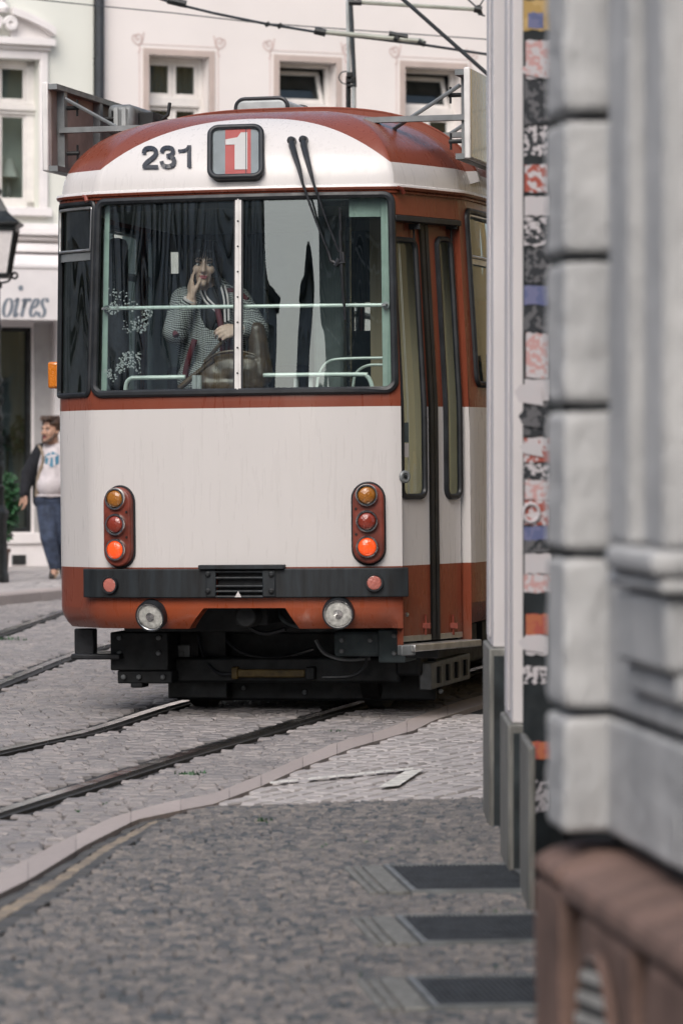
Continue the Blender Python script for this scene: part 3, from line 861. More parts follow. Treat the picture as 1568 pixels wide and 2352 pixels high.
# skirt with the cut-out for the coupling
cl0, cl1 = SP(468, 1384)[0], SP(436, 1446)[0]; cr0, cr1 = SP(655, 1380)[0], SP(688, 1444)[0]
lin = lambda a, b: (lambda z: b + (a - b) * (z - sk_b) / (.60 - sk_b))
sgrid(body, -1.9, lin(cl0, cl1), sk_b, .60, n=50, nz=4); sgrid(body, lin(cr0, cr1), sD0, sk_b, .60, n=20, nz=4); sgrid(body, SEND_L, -1.9, sk_b, .60, n=20, nz=4); sgrid(body, sD1, SEND_R, sk_b, .60, n=40, nz=4)
for f_, g_ in ((lin(cl0, cl1), -.06), (lin(cr0, cr1), -.06)):
    body.grid(lambda u, v: S(f_(sk_b + (.60 - sk_b) * v), sk_b + (.60 - sk_b) * v, -.09 * u), 1, 4)
# window band
WIN = (sWL, sWR, zWb, zWt); CWIN = (sC0, sC1, zCb, zCt)
split1 = (sC1 + sWL) / 2; split2 = sWR + .03
holes_side = []
ringed(body, (split1, split2, zBelt, ZG), WIN, .055)
ringed(body, (sC0 - .06, split1, zBelt, ZG), CWIN, .03)
sgrid(body, split2, sD0, zBelt, ZG)
sgrid(body, sD0, sD1, zDt, ZG)
def side_windows(sgn):
    wins_ = []
    if sgn > 0: s = sD1 + .115
    else: s = -(sC0 - .06)
    prev = s if sgn < 0 else sD1
    x = s + (.75 if sgn < 0 else 0); k = 0
    while x < 12.0:
        w = 1.02 if k else .95
        wins_.append((x, x + w)); x += w + .16; k += 1
    for (a, b) in wins_:
        o0 = prev; o1 = b + .08
        r_ = (o0, o1, zBelt, ZG) if sgn > 0 else (-o1, -o0, zBelt, ZG)
        h_ = (a, b, 1.79, 2.74) if sgn > 0 else (-b, -a, 1.79, 2.74)
        ringed(body, r_, h_, .05); holes_side.append(h_); prev = o1
    e = SEND_R if sgn > 0 else -SEND_L
    sgrid(body, *( (prev, e) if sgn > 0 else (-e, -prev)), zBelt, ZG, n=8)
side_windows(1); side_windows(-1)
# dome roof
ss = [s for s in SL if SEND_L <= s <= SEND_R]
ss = [s for i, s in enumerate(ss) if i % 2 == 0 or abs(s) < 1.6]
hs_ = [math.sin(R(90) * i / 26) for i in range(27)]; hs_[-1] = .9995
vs = [dome(s, h) for h in hs_ for s in ss]; n_ = len(ss)
body.add(vs, [(j * n_ + i, j * n_ + i + 1, (j + 1) * n_ + i + 1, (j + 1) * n_ + i) for j in range(26) for i in range(n_ - 1)])
body.bx(-1.1, 1.1, 13.75, 13.8, .5, 2.9)
bo = body.build('body', 'tram_paint', tram, smooth=True)
# inner lining so that the inside is not body colour
li = MB()
sgrid(li, SEND_L, -1.9, .60, zBelt, -.05, n=10); sgrid(li, -1.9, sD0, .60, zBelt, -.05); sgrid(li, sD1, SEND_R, .60, zBelt, -.05, n=30)
pf = [(s_, 0) for s_ in SL if -2.6 < s_ < 2.9]
def deck(z0, z1, o):
    P = [S(s_, 1.5, o) for s_, _ in pf] + [Vector((1.05, 13.6, 0)), Vector((-1.05, 13.6, 0))]
    li.prism(P, lambda p: Vector((p.x, p.y, z0)), lambda p: Vector((p.x, p.y, z1)))
deck(.86, .90, -.13)
li.bx(-1.0, 1.0, 13.5, 13.55, .9, 2.75)
li.build('lining', 'interior_grey', tram)
li = MB(); deck(2.74, 2.77, -.20); li.build('ceiling', 'ceiling_white', tram)
li = MB(); sgrid(li, sC0 - .98, sC0 - .02, zBelt, 2.8, -.012, n=12); li.build('side_panel', 'interior_grey', tram)
fx = MB()
# ---- raised lip where the roof skin starts
lipm = MB(); A_, B_ = [], []
for i in range(61):
    th_ = R(8 + 164 * i / 60); c_ = math.cos(th_); aa = 1.098 * abs(c_) ** (2 * CEX) * (1 if c_ > 0 else -1); hh_ = math.sqrt(max(0, 1 - abs(c_) ** 2.0))
    nrm_ = Vector((c_, 0, max(.25, math.sin(th_)))).normalized(); p_ = Vector((aa, 1.0, ZG + HD * math.sqrt(max(0, 1 - (abs(aa) / 1.098) ** 3)))); A_.append(p_ + nrm_ * .034); B_.append(p_ - nrm_ * .03)
lipm.strip(A_, B_); lipm.strip([p + Vector((0, .10, -.004)) for p in A_], A_); lipm.tube([p + Vector((0, .004, 0)) for p in A_], .007, 6)
lipm.build('roof_lip', 'tram_paint', tram, smooth=True)
# ---- windows: gasket, pane
def gasket(name, h, r, rad=.019, off=.004, mat_='rubber', parent=None, mats=None):
    lp_ = rrect(*h, r, 6, 14); g = MB(); g.tube([S(*p, off) for p in lp_], rad, 8, closed=True)
    return g.build(name, mat_, parent or tram, smooth=True)
def pane(h, parent, off=-.012, g='tram_glass', ex=.012):
    p = MB(); sgrid(p, h[0] - ex, h[1] + ex, h[2] - ex, h[3] + ex, off, n=max(6, int((h[1] - h[0]) / .04)), nz=10); return p.build('pane', g, parent, smooth=True)
rw = gasket('rear_window', WIN, .055, .021)
sM = SP(548, 700)[0]
for a, b in ((sWL, sM), (sM, sWR)): pane((a, b, zWb, zWt), rw, ex=.0 if 0 else .004)
m = MB(); sgrid(m, sM - .017, sM + .017, zWb + .012, zWt - .012, .014, n=3, nz=6); sgrid(m, sM - .004, sM + .004, zWb + .012, zWt - .012, .019, n=1, nz=6)
for sg in (-1, 1): m.grid(lambda u, v: S(sM + sg * .017, zWb + .012 + (zWt - zWb - .024) * v, .014 - .03 * u), 1, 6)
zz = [zWb + .1 + i * .135 for i in range(8)]
ml = m.build('centre_strip', 'white_alu', rw)
m = MB()
for z in zz: m.lathe([(.005, 0), (.005, .003), (.002, .004)], frame_at(sM, z, .0195), 8)
m.build('screw', 'dark_metal', ml)
m = MB()
for sg in (-1, 1): sgrid(m, sM + sg * .022 - .005, sM + sg * .022 + .005, zWb + .012, zWt - .012, .006, n=1, nz=6)
m.build('strip_seal', 'rubber', rw)
cw = gasket('corner_window', CWIN, .03, .014)
pane(CWIN, cw)
zc0, zc1 = SP(175, 582)[1], SP(175, 600)[1]
m = MB()
sgrid(m, sC0, sC1, zc1, zc0, .006, n=6); 
m.build('window_bar', 'grey_metal', cw)
m = MB(); zi0, zi1 = zc0 + .012, zCt - .03; m.tube([S(*p, .01) for p in rrect(sC0 + .02, sC1 - .012, zi0, zi1, .012, 3, 8)], .008, 6, closed=True); m.build('vent_frame', 'aluminium', cw, smooth=True)
for h in holes_side:
    if h[0] > 9.5 or h[1] < -9.5: continue
    sw = gasket('side_window', h, .05, .018); pane(h, sw)
    m = MB(); sgrid(m, h[0], h[1], 2.45, 2.48, .005); m.tube([S(*p, .008) for p in rrect(h[0] + .03, h[1] - .03, 2.49, 2.715, .02, 3, 8)], .008, 6, closed=True); m.build('vent_frame', 'aluminium', sw)
# ---- gutter
g = MB(); gs = [s for s in SL if SEND_L < s < SEND_R]
g.tube([S(s, ZG - .004, .014) for s in gs], .017, 8); g.tube([S(s, ZG - .028, .006) for s in gs], .009, 6)
g.build('gutter', 'tram_paint', tram, smooth=True)
for px in (208, 912):
    m = MB(); s, z = SP(px, 452); M = frame_at(s, ZG - .02, .02); m.tube([M @ Vector(v) for v in ((-.03, .012, 0), (0, .005, .01), (.015, -.02, .012))], .012, 8); m.build('gutter_spout', 'plate_red', tram, smooth=True)
# ---- bumper with grille
sB0, sB1 = SP(204, 1340)[0], SP(930, 1340)[0]
zB0, zB1 = SP(550, 1373)[1], SP(550, 1306)[1]
def slab(name, s0, s1, z0, z1, off0, off1, mat_, parent=tram, bevel=0.006, n=None):
    m = MB(); n = n or max(1, int((s1 - s0) / .05)); vs = []; 
    for i in range(n + 1):
        s = s0 + (s1 - s0) * i / n
        for (z, o) in ((z0, off0), (z0, off1), (z1, off1), (z1, off0)): vs.append(S(s, z, o))
    fs = []
    for i in range(n):
        for k in range(4): fs.append((i * 4 + k, i * 4 + (k + 1) % 4, i * 4 + 4 + (k + 1) % 4, i * 4 + 4 + k))
    fs += [(0, 1, 2, 3), (n * 4 + 3, n * 4 + 2, n * 4 + 1, n * 4)]
    m.add(vs, fs); return m.build(name, mat_, parent, bevel=bevel)
gl0, gl1 = SP(500, 1340)[0], SP(608, 1340)[0]
bpL = slab('bumper', sB0, gl0 - .005, zB0, zB1, -.02, .035, 'bumper_paint'); bpR = slab('bumper', gl1 + .005, sB1, zB0, zB1, -.02, .035, 'bumper_paint')
gr = slab('grille', gl0, gl1, zB0, zB1, -.03, .004, 'dark_metal')
for i, y in enumerate((1313, 1327, 1346, 1358, 1370)):
    z = SP(550, y)[1]; m = MB(); nn = 5
    m.tube([S(gl0 + (gl1 - gl0) * k / nn, z, .034) for k in range(nn + 1)], .007, 8)
    m.grid(lambda u, v: S(gl0 + (gl1 - gl0) * u, z - .004 - .010 * v, .03 - .06 * v), 5, 1); m.build('grille_bar', 'bumper_paint', gr, smooth=True)
for x0, x1 in ((478, 501), (606, 636)):
    p = slab('bumper_plate', SP(x0, 1340)[0], SP(x1, 1340)[0], zB0 + .004, zB1 - .006, .03, .044, 'bumper_paint')
    for y in (1318, 1357):
        s = SP((x0 + x1) / 2 + (-6 if x0 < 500 else 6), y); m = MB(); m.lathe([(.015, 0), (.015, .008), (.008, .013)], frame_at(s[0], s[1], .044), 10); m.build('bolt', 'dark_metal', p)
slab('bumper_lip', SP(463, 1301)[0], SP(656, 1301)[0], zB1 - .002, SP(550, 1297)[1], -.01, .06, 'bumper_paint', bevel=.003)
m = MB(); c = [SP(544, 1371), SP(559, 1371), SP(551.5, 1357)]; m.prism(c, lambda p: S(*p, .040), lambda p: S(*p, .043)); m.build('arrow_mark', 'sign_white', tram)
# ---- lamps
def rl(name, px, py, rpx, mats, parent=tram, off=0.0, ring='chrome', depth=.03, dome_h=.25, rw_=.22):
    s, z = SP(px, py); r = rpx / 432; M = frame_at(s, z, off)
    m = MB(); ri = r * (1 - rw_); m.lathe([(r, 0), (r, depth * .6), (r * .96, depth), (ri * 1.04, depth), (ri, depth * .75), (ri, 0)], M, 28)
    o = m.build(name, ring, parent, smooth=True)
    m = MB(); m.lathe([(ri * math.cos(a), depth * .7 + ri * dome_h * math.sin(a)) for a in [R(90) * k / 7 for k in range(7)]] + [(.0005, depth * .7 + ri * dome_h)], M, 28)
    m.build('lens', mats, o, smooth=True); return o
for cx_, w_, cy0, cy1, lx in ((277.5, 70, 1118, 1302, (276, 276, 277.5)), (846, 73, 1111, 1294, (841, 841, 841.5))):
    s, z = SP(cx_, (cy0 + cy1) / 2); M = frame_at(s, z, 0); hw = .083; hh = (cy1 - cy0) / 2 / 432
    cap_ = [(hw * math.cos(R(a)), hh - hw + hw * math.sin(R(a))) for a in range(0, 181, 12)] + [(-hw * math.cos(R(a)), -hh + hw - hw * math.sin(R(a))) for a in range(0, 181, 12)]
    m = MB(); m.prism(cap_, lambda p: M @ Vector((p[0], p[1], -.05)), lambda p: M @ Vector((p[0], p[1], .045))); pl_ = m.build('light_cluster', 'plate_red', tram, bevel=.012, seg=3)
    m = MB(); m.tube([M @ Vector((p[0] * 1.02, p[1] * 1.02, .004)) for p in cap_], .007, 6, closed=True); m.build('cluster_seal', 'rubber', pl_, smooth=True)
    for i, (dy, mt) in enumerate(((.150, 'lens_amber'), (.013, 'lens_red'), (-.122, 'lens_brake'))):
        Mq = M @ Matrix.Translation((-.003 if cx_ < 500 else -.008, dy, .045)); r = .060; ri = .046
        m = MB(); m.lathe([(r, -.01), (r, .012), (r * .95, .02), (ri * 1.06, .02), (ri, .012), (ri, 0)], Mq, 28); o = m.build('tail_lamp', 'chrome', pl_, smooth=True)
        m = MB(); m.lathe([(ri * math.cos(R(90) * k / 7), .010 + .022 * math.sin(R(90) * k / 7)) for k in range(7)] + [(.0005, .032)], Mq, 28, 1 if 0 else 0); m.build('lamp_lens', mt, pl_, smooth=True)
    for dy in (.08, -.055):
        m = MB(); m.lathe([(.007, 0), (.006, .005)], M @ Matrix.Translation((.060 if cx_ < 500 else -.066, dy, .045)), 8); m.build('screw', 'dark_metal', pl_)
rl('reflector', 262, 1343, 21, 'lens_pink', off=.034, ring='rubber', depth=.022, dome_h=.12); rl('reflector', 859, 1337.5, 21, 'lens_pink', off=.034, ring='rubber', depth=.022, dome_h=.12)
for px, py in ((350, 1411), (777, 1406)):
    h = rl('headlight', px, py, 37, 'lamp_white', off=-.012, ring='rubber', depth=.05, dome_h=.1, rw_=.16)
    s, z = SP(px, py); M = frame_at(s, z, -.012); m = MB(); m.tube([M @ Vector((.0745 * math.cos(R(a)), .0745 * math.sin(R(a)), .045)) for a in range(0, 360, 12)], .005, 6, closed=True); m.build('lamp_ring', 'chrome', h, smooth=True)
    m = MB(); m.lathe([(.028, .030), (.024, .046), (.0005, .05)], M, 14); m.build('bulb_shield', 'chrome', h, smooth=True)
# ---- side indicators
for a_, b_, px in ((-1, .75, 0), (1, 1.06, 0)):
    s = None
    m = MB(); A = (-1.150 if a_ < 0 else 1.150); z0, z1 = 1.795, 1.945
    b0 = .62 if a_ < 0 else 1.02
    m.bx(A - .03 if a_ < 0 else A, A + .0 if a_ < 0 else A + .03, b0, b0 + .10, z0 - .01, z1 + .01); ib = m.build('side_indicator', 'black_plastic', tram)
    m = MB(); m.bx(*((A - .10, A - .03) if a_ < 0 else (A + .03, A + .075)), b0 + .01, b0 + .09, z0, z1); m.build('lens', 'lens_indicator', ib, bevel=.015)
# ---- door
m = MB()
for z_ in (0,):
    for s_ in (sD0, sD1): m.grid(lambda u, v: S(s_, zDb - .02 + (zDt - zDb + .02) * v, -.07 * u), 1, 6)
    m.grid(lambda u, v: S(sD0 + (sD1 - sD0) * u, zDt, -.07 * v), 6, 1)
m.build('door_jamb', 'tram_paint', tram)
slab('door_rail', sD0 + .0, sD1, zDt - .035, zDt - .004, -.05, .016, 'rubber', bevel=.004)
sX = SP(1000, 1000)[0]; sY = SP(1017, 1000)[0]
def leaf(s0, s1, hx0, hx1):
    z1 = zDt - .036; h = (SP(hx0, 900)[0], SP(hx1, 900)[0], SP(hx0, 1141)[1], SP(hx0 + 30, 552)[1])
    m = MB(); ringed(m, (s0, s1, zDb, z1), h, .045, -.045); lf = m.build('door_leaf', 'tram_paint', tram, smooth=True)
    g = MB(); g.tube([S(*p, -.04) for p in rrect(*h, .045, 6, 14)], .017, 8, closed=True); g.build('window_seal', 'rubber', lf, smooth=True)
    p = MB(); sgrid(p, h[0] - .01, h[1] + .01, h[2] - .01, h[3] + .01, -.058, nz=8); p.build('pane', 'tram_glass', lf, smooth=True)
    mid = h[0] + (h[1] - h[0]) * .52; q = MB(); sgrid(q, mid - .004, mid + .004, h[2], h[3], -.07, n=1); sgrid(q, mid - .012, mid - .006, h[2], h[3], -.072, n=1); q.build('window_divider', 'frame_white', lf)
    return lf
l1 = leaf(sD0 + .004, sX, 932, 986); l2 = leaf(sY, sD1 - .03, 1035, 1067)
m = MB(); sgrid(m, sX, sX + (sY - sX) * .42, zDb, zDt - .036, -.03, n=2); sgrid(m, sX + (sY - sX) * .58, sY, zDb, zDt - .036, -.03, n=2); sgrid(m, sX, sY, zDb, zDt - .036, -.05, n=2)
m.build('door_edge_rubber', 'rubber', tram, smooth=True)
slab('kick_plate', sD0 + .02, sX - .004, zDb, zDb + .03, -.05, -.036, 'aluminium', l1, .002); slab('kick_plate', sY, sD1 - .035, zDb, zDb + .03, -.05, -.036, 'aluminium', l2, .002)
slab('door_step', sD0 + .03, sD1 + .02, zDb - .05, zDb - .012, -.06, .05, 'aluminium', tram, .006)
slab('step_bracket', sD0 - .02, sD0 + .06, zDb - .07, zDb - .015, -.05, .03, 'grey_metal', tram, .006)
for px, lf in ((990, l1), (1052, l2)):
    s, z = SP(px if px < 1000 else 1053, 1437); m = MB(); M = frame_at(s, z, -.045); m.box(M @ Vector((0, 0, .012)), (.05, .02, .03)); m.tube([M @ Vector((0, -.05, .01)), M @ Vector((0, .06, .01))], .007); m.build('hinge', 'plate_red', lf)
    s, z = SP(px - 30 if px < 1000 else 1045, 520); m = MB(); M = frame_at(s, z, -.04); m.box(M @ Vector((0, 0, .012)), (.07, .035, .03)); m.tube([M @ Vector((.0, -.01, .01)), M @ Vector((.0, -.08, .01))], .006); m.build('door_hanger', 'dark_metal', lf)
# door sticker
m = MB()
s0, z0 = SP(945, 1050); s1, z1 = SP(957, 970)
sgrid(m, s0, s1, z0, SP(945, 1018)[1], -.054, n=2); m.build('notice', 'sign_white', l1)
m = MB(); sgrid(m, s0, s1, SP(945, 1016)[1], z1, -.054, n=2); m.build('notice', 'interior_dark', l1)
# push button, lock
bt = MB(); s, z = SP(932, 1095); M = frame_at(s - .012, z, 0); bt.lathe([(.034, 0), (.034, .008), (.028, .014), (.02, .014), (.018, .008), (.0005, .008)], M, 20); b_ = bt.build('door_button', 'grey_metal', tram, smooth=True)
m = MB(); m.lathe([(.010, .008), (.009, .016), (.0005, .018)], M, 12); m.build('button_cap', 'dark_metal', b_)
s, z = SP(950, 1412); m = MB(); m.lathe([(.012, 0), (.011, .006), (.004, .007), (.004, .004)], frame_at(s, z, -.045), 12); m.build('lock', 'steel', tram)
# ---- fleet number and line sign on the dome
NAV = MB()
def digit(kind, x0, y0, w, h):
    def put(L, Rr, n=None): NAV.strip([on_dome(x0 + w * p.x, y0 - h * p.y, .012) for p in L], [on_dome(x0 + w * p.x, y0 - h * p.y, .012) for p in Rr])
    asp = w / h
    def st(pts, th, sm=True):
        q = [Vector((p[0] * asp, p[1])) for p in pts]; q = smooth_path(q, 4) if sm else q
        L, Rr = stroke(q, th); put([Vector((p.x / asp, p.y)) for p in L], [Vector((p.x / asp, p.y)) for p in Rr])
    if kind == '2':
        st([(.11, .66), (.14, .80), (.27, .895), (.50, .92), (.73, .88), (.85, .78), (.86, .67), (.76, .55), (.56, .43), (.36, .32), (.20, .20), (.12, .08)], .185); st([(.02, .08), (1.0, .08)], .16, False)
    if kind == '3':
        st([(.10, .70), (.16, .83), (.30, .905), (.50, .92), (.72, .88), (.81, .78), (.77, .66), (.62, .575), (.40, .545)], .175); st([(.40, .545), (.66, .52), (.84, .42), (.87, .28), (.77, .15), (.53, .08), (.29, .10), (.15, .19), (.10, .31)], .185)
    if kind == '1':
        st([(.68, 0), (.68, 1.0)], .19, False); st([(.14, .745), (.40, .765), (.56, .83), (.64, .93)], .12)
digit('2', 328, 388.5, 37, 51.5); digit('3', 369, 387.5, 37, 51.5); digit('1', 404, 385.5, 47, 50.5)
NAV.build('fleet_number', 'navy_paint', tram)
c0, c1 = on_dome(546, 420), on_dome(546, 302)
lft, rgt = on_dome(486, 361), on_dome(608, 361)
up_ = (c1 - c0).normalized(); ex_ = Vector((1, 0, 0)); no_ = ex_.cross(up_).normalized()
ctr = (c0 + c1) / 2 + no_ * .045
SM = Matrix.Identity(4)
for i in range(3): SM[i][0], SM[i][1], SM[i][2], SM[i][3] = ex_[i], up_[i], no_[i], ctr[i]
sw_, sh_ = (rgt - lft).x / 2, (c1 - c0).length / 2
lp1 = rrect(-sw_, sw_, -sh_, sh_, .05, 7, 4)
m = MB(); m.prism(lp1, lambda p: SM @ Vector((p[0] * .97, p[1] * .97, -.12)), lambda p: SM @ Vector((p[0] * .97, p[1] * .97, -.004))); bx_ = m.build('line_sign', 'rubber', tram)
m = MB(); m.tube([SM @ Vector((p[0] * .965, p[1] * .965, .004)) for p in lp1], .0155, 10, closed=True); m.build('sign_seal', 'rubber', bx_, smooth=True)
def flat(mb, x0, x1, y0, y1, d): mb.add([SM @ Vector(v) for v in ((x0, y0, d), (x1, y0, d), (x1, y1, d), (x0, y1, d))], [(0, 1, 2, 3)])
m = MB(); flat(m, -sw_ * .9, sw_ * .9, -sh_ * .9, sh_ * .9, -.002); m.build('blind', 'sign_grey', bx_)
rx0, rx1 = -sw_ * .40, sw_ * .56
m = MB(); flat(m, rx0, rx1, -sh_ * .9, sh_ * .9, .000); m.build('red_band', 'sign_red', bx_)
m = MB(); ox, oy = sw_ * .06, 0
poly = [(.035, -.155), (.035, .155), (.0, .155), (-.02, .115), (-.085, .10), (-.085, .055), (-.035, .055), (-.035, -.155)]
m.prism([(p[0] + ox + .02, p[1] * .80 + .005) for p in poly], lambda p: SM @ Vector((p[0], p[1], .0015)), lambda p: SM @ Vector((p[0], p[1], .003))); m.build('line_number', 'sign_white', bx_)
m = MB(); flat(m, ox + .045, ox + .049, -sh_ * .9, sh_ * .9, .0036); m.build('blind_crease', 'navy_paint', bx_)
m = MB(); m.prism(rrect(-sw_ * .93, sw_ * .93, -sh_ * .93, sh_ * .93, .04, 5, 3), lambda p: SM @ Vector((p[0], p[1], .008)), lambda p: SM @ Vector((p[0], p[1], .011))); m.build('sign_glass', 'clear_lens', bx_)
# ---- wipers: two parallel arms and one blade
def front(px, py, out):
    p = on_dome(px, py, 0) if py < 434 else S(*SP(px, py)); return p + Vector((0, -out, 0))
wp = None
m = MB(); A = [front(673, 324, .03), front(676, 338, .05), front(692, 386, .06), front(703, 425, .075), front(728, 500, .06), front(762, 590, .05)]
m.tube(A, [.018, .018, .013, .0075, .006, .006], 8); m.lathe([(.022, -.01), (.022, .03), (.012, .04)], Matrix.Translation(front(673, 324, .02)) @ Matrix.Rotation(R(90), 4, 'X'), 12)
w1 = m.build('wiper', 'black_plastic', tram, smooth=True)
m = MB(); A2 = [front(700, 322, .03), front(703, 337, .05), front(716, 386, .06), front(728, 425, .075), front(754, 505, .06), front(783, 580, .05)]
m.tube(A2, [.018, .018, .013, .0075, .006, .006], 8); m.lathe([(.022, -.01), (.022, .03), (.012, .04)], Matrix.Translation(front(700, 322, .02)) @ Matrix.Rotation(R(90), 4, 'X'), 12)
m.build('parallel_arm', 'black_plastic', w1, smooth=True)
m = MB(); m.tube([front(758, 578, .05), front(764, 600, .05), front(778, 607, .05), front(794, 604, .05), front(792, 580, .05)], .010, 8); m.tube([front(775, 612, .05), front(783, 596, .05)], .014, 8); m.build('blade_bracket', 'black_plastic', w1, smooth=True)
m = MB(); m.tube([front(783, 478, .03), front(788, 605, .028), front(795, 736, .03)], .007, 8); m.tube([front(784, 530, .04), front(788, 605, .05), front(793, 700, .04)], .008, 8); m.build('blade', 'black_plastic', w1, smooth=True)
# ---- roof: boards, boxes
def board(sg, b0, L):
    a0 = sg * 1.165; z0, z1 = 2.985, 3.475
    m = MB(); m.bx(a0, a0 + sg * .035, b0 + .0, b0 + L, z0, z1); br = m.build('roof_board', 'board_white', tram, bevel=.008)
    m = MB(); m.bx(a0 + sg * .0352, a0 + sg * .038, b0 + .02, b0 + L - .02, z0 + .01, z1 - .01); m.build('board_face', 'board_reflection', br)
    m = MB(); m.bx(a0 - sg * .004, a0 - sg * .0005, b0 + .05, b0 + L - .02, z0 + .02, z1 - .02); m.build('board_lining', 'board_back', br)
    m = MB()
    m.bx(a0 - sg * .05, a0 - sg * .001, b0 + .01, b0 + L, z1 - .04, z1 - .01); m.bx(a0 - sg * .05, a0 - sg * .001, b0 + .01, b0 + L, z0 + .0, z0 + .03)
    for k, x in enumerate([b0 + .16, b0 + .85, b0 + 1.6, b0 + 2.4, b0 + L - .1]): m.bx(a0 - sg * .045, a0 - sg * .002, x, x + .06, z0 + .03, z1 - .04)
    m.build('board_rail', 'grey_metal', br)
    for k, x in enumerate([b0 + .19, b0 + .88, b0 + 1.63]):
        for zz_ in (z0 + .11, z0 + .36):
            m = MB(); m.tube([(a0 - sg * .05, x, zz_), (a0 - sg * .12, x, zz_)], .012, 8); m.tube([(a0 - sg * .11, x - .0, zz_ - .045), (a0 - sg * .11, x, zz_ + .045)], .007, 6); m.build('clamp_screw', 'dark_metal', br)
    for x in (b0 + .13, b0 + 1.2, b0 + 2.2):
        m = MB(); m.box((a0 - sg * .30, x + .03, z0 + .235), (.56, .05, .030)); m.tube([(a0 - sg * .05, x + .03, z1 - .08), (a0 - sg * .45, x + .10, z0 + .18)], .011, 6); m.build('board_bracket', 'grey_metal', br)
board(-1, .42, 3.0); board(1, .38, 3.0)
p0 = T(252, 292, 1.35); p1 = T(312, 240, 1.35)
m = MB(); m.bx(p0.x, p1.x, 1.3, 1.75, p0.z - .05, p1.z); eb = m.build('roof_box', 'grey_metal', tram, bevel=.03)
m = MB(); 
for x in (.35, .65): x_ = p0.x + (p1.x - p0.x) * x; m.bx(x_ - .012, x_ + .012, 1.29, 1.3, p0.z, p1.z - .02)
m.build('box_rib', 'pale_metal', eb)
q1 = T(345, 250, 1.55); m = MB(); m.bx(p1.x + .002, p1.x + .09, 1.4, 1.7, p0.z + .0, p1.z - .04); m.tube([(p1.x + .08, 1.5, p1.z - .1), (p1.x + .15, 1.5, p1.z - .05), (p1.x + .16, 1.5, p1.z + .02)], .012, 6); m.build('cable_gland', 'dark_metal', eb, bevel=.01)
p0 = T(546, 258, 1.4); p1 = T(664, 226, 1.4)
m = MB(); lpv = rrect(p0.x, p1.x, p0.z - .06, p1.z, .05, 5, 3); m.prism(lpv, lambda p: Vector((p[0], 1.35, p[1])), lambda p: Vector((p[0], 1.9, p[1]))); vb = m.build('roof_vent', 'pale_metal', tram, bevel=.02)
m = MB(); m.tube([Vector((p[0], 1.36, p[1])) for p in lpv if p[1] > p0.z - .04][2:], .012, 8); m.tube([Vector((p[0], 1.9, p[1])) for p in lpv if p[1] > p0.z - .04][2:], .012, 8); m.build('vent_seal', 'rubber', vb, smooth=True)
p0 = T(668, 256, 1.9); p1 = T(742, 248, 1.9); m = MB(); m.bx(p0.x, p1.x, 1.9, 2.3, p0.z - .08, p1.z); m.build('roof_hatch', 'pale_metal', tram, bevel=.02)
# ---- underframe and bogie
uf = MB(); uf.bx(-.80, .76, .42, 13.6, .62, .84); uf.bx(-.80, .80, .55, 1.0, .45, .62); uf.bx(-.85, .85, 3.4, 8, .16, .61); uf.bx(-.6, .6, .95, 3.3, .42, .62); uf.build('underframe', 'dark_metal', tram, bevel=.01)  # includes low filler boxes added to keep the ground beneath dark
bg_ = MB()
bg_.bx(-.82, -.68, .75, 3.1, .20, .46); bg_.bx(.68, .82, .75, 3.1, .20, .46); bg_.bx(-.7, .7, 1.7, 2.2, .25, .5); bg_.bx(-.7, .7, .76, .90, .16, .30); bg_.bx(-.62, .86, .96, 1.0, .05, .5)  # last box: wide plate added to block light and view under the tram
bogie = bg_.build('bogie', 'dark_metal', tram, bevel=.015)
for b_ in (1.15, 2.75):
    for a_ in (-.5, .5):
        m = MB(); M = Matrix.Translation((a_, b_, .335)) @ Matrix.Rotation(R(90), 4, 'Y'); sg = 1 if a_ > 0 else -1
        m.lathe([(.05, -.07), (.29, -.06), (.33, -.05), (.335, .05), (.29, .06), (.05, .07)], M, 32); m.build('wheel', 'rail_dark', bogie, smooth=True)
    m = MB(); m.tube([(-.5, b_, .335), (.5, b_, .335)], .06, 12); m.build('axle', 'dark_metal', bogie)
def ub(name, x0, y0, x1, y1, b0, b1, mt, bev=.008, parent=tram):
    p = T(x0, y1, b0); q = T(x1, y0, b0); m = MB(); m.bx(p.x, q.x, b0, b1, p.z, q.z); return m.build(name, mt, parent, bevel=bev)
ub('step_post', 171, 1444, 216, 1506, .55, .62, 'black_plastic'); ub('step_tread', 163, 1502, 275, 1515, .52, .9, 'black_plastic')
ub('rail_guard', 270, 1540, 395, 1570, .62, .75, 'dark_metal'); ub('rail_guard', 300, 1568, 328, 1580, .62, .75, 'dark_metal')
ub('equipment_box', 254, 1452, 386, 1540, .60, 1.1, 'dark_metal'); ub('wheel_guard', 386, 1448, 520, 1604, .85, .95, 'dark_metal')
ub('damper', 397, 1480, 437, 1520, .80, .84, 'grey_metal')
cb = ub('track_brake', 545, 1538, 700, 1556, .72, .80, 'yellow_grime'); ub('brake_clamp', 531, 1532, 545, 1560, .71, .82, 'yellow_grime'); ub('brake_clamp', 700, 1532, 722, 1562, .71, .82, 'dark_metal')
ub('equipment_box', 766, 1450, 870, 1508, .45, .9, 'interior_dark', .02); ub('equipment_box', 868, 1446, 930, 1522, .45, .9, 'interior_dark', .01)
ub('step_frame', 930, 1490, 1005, 1512, .40, .5, 'dark_metal')
m = MB(); p = [T(*q, .8) for q in ((1000, 1562), (1078, 1540))]; m.bx(.80, .87, .8, 1.9, .12, .27); m.build('side_rail_guard', 'grey_metal', tram, bevel=.008)
for k in range(4): m = MB(); m.bx(.87, .885, .95 + k * .25, 1.0 + k * .25, .15, .24); m.build('guard_bolt', 'dark_metal', tram)
for x in (.9, 1.25, 1.6): m = MB(); m.bx(.86, 1.0, x, x + .18, .34, .46); m.build('step_support', 'dark_metal', tram)
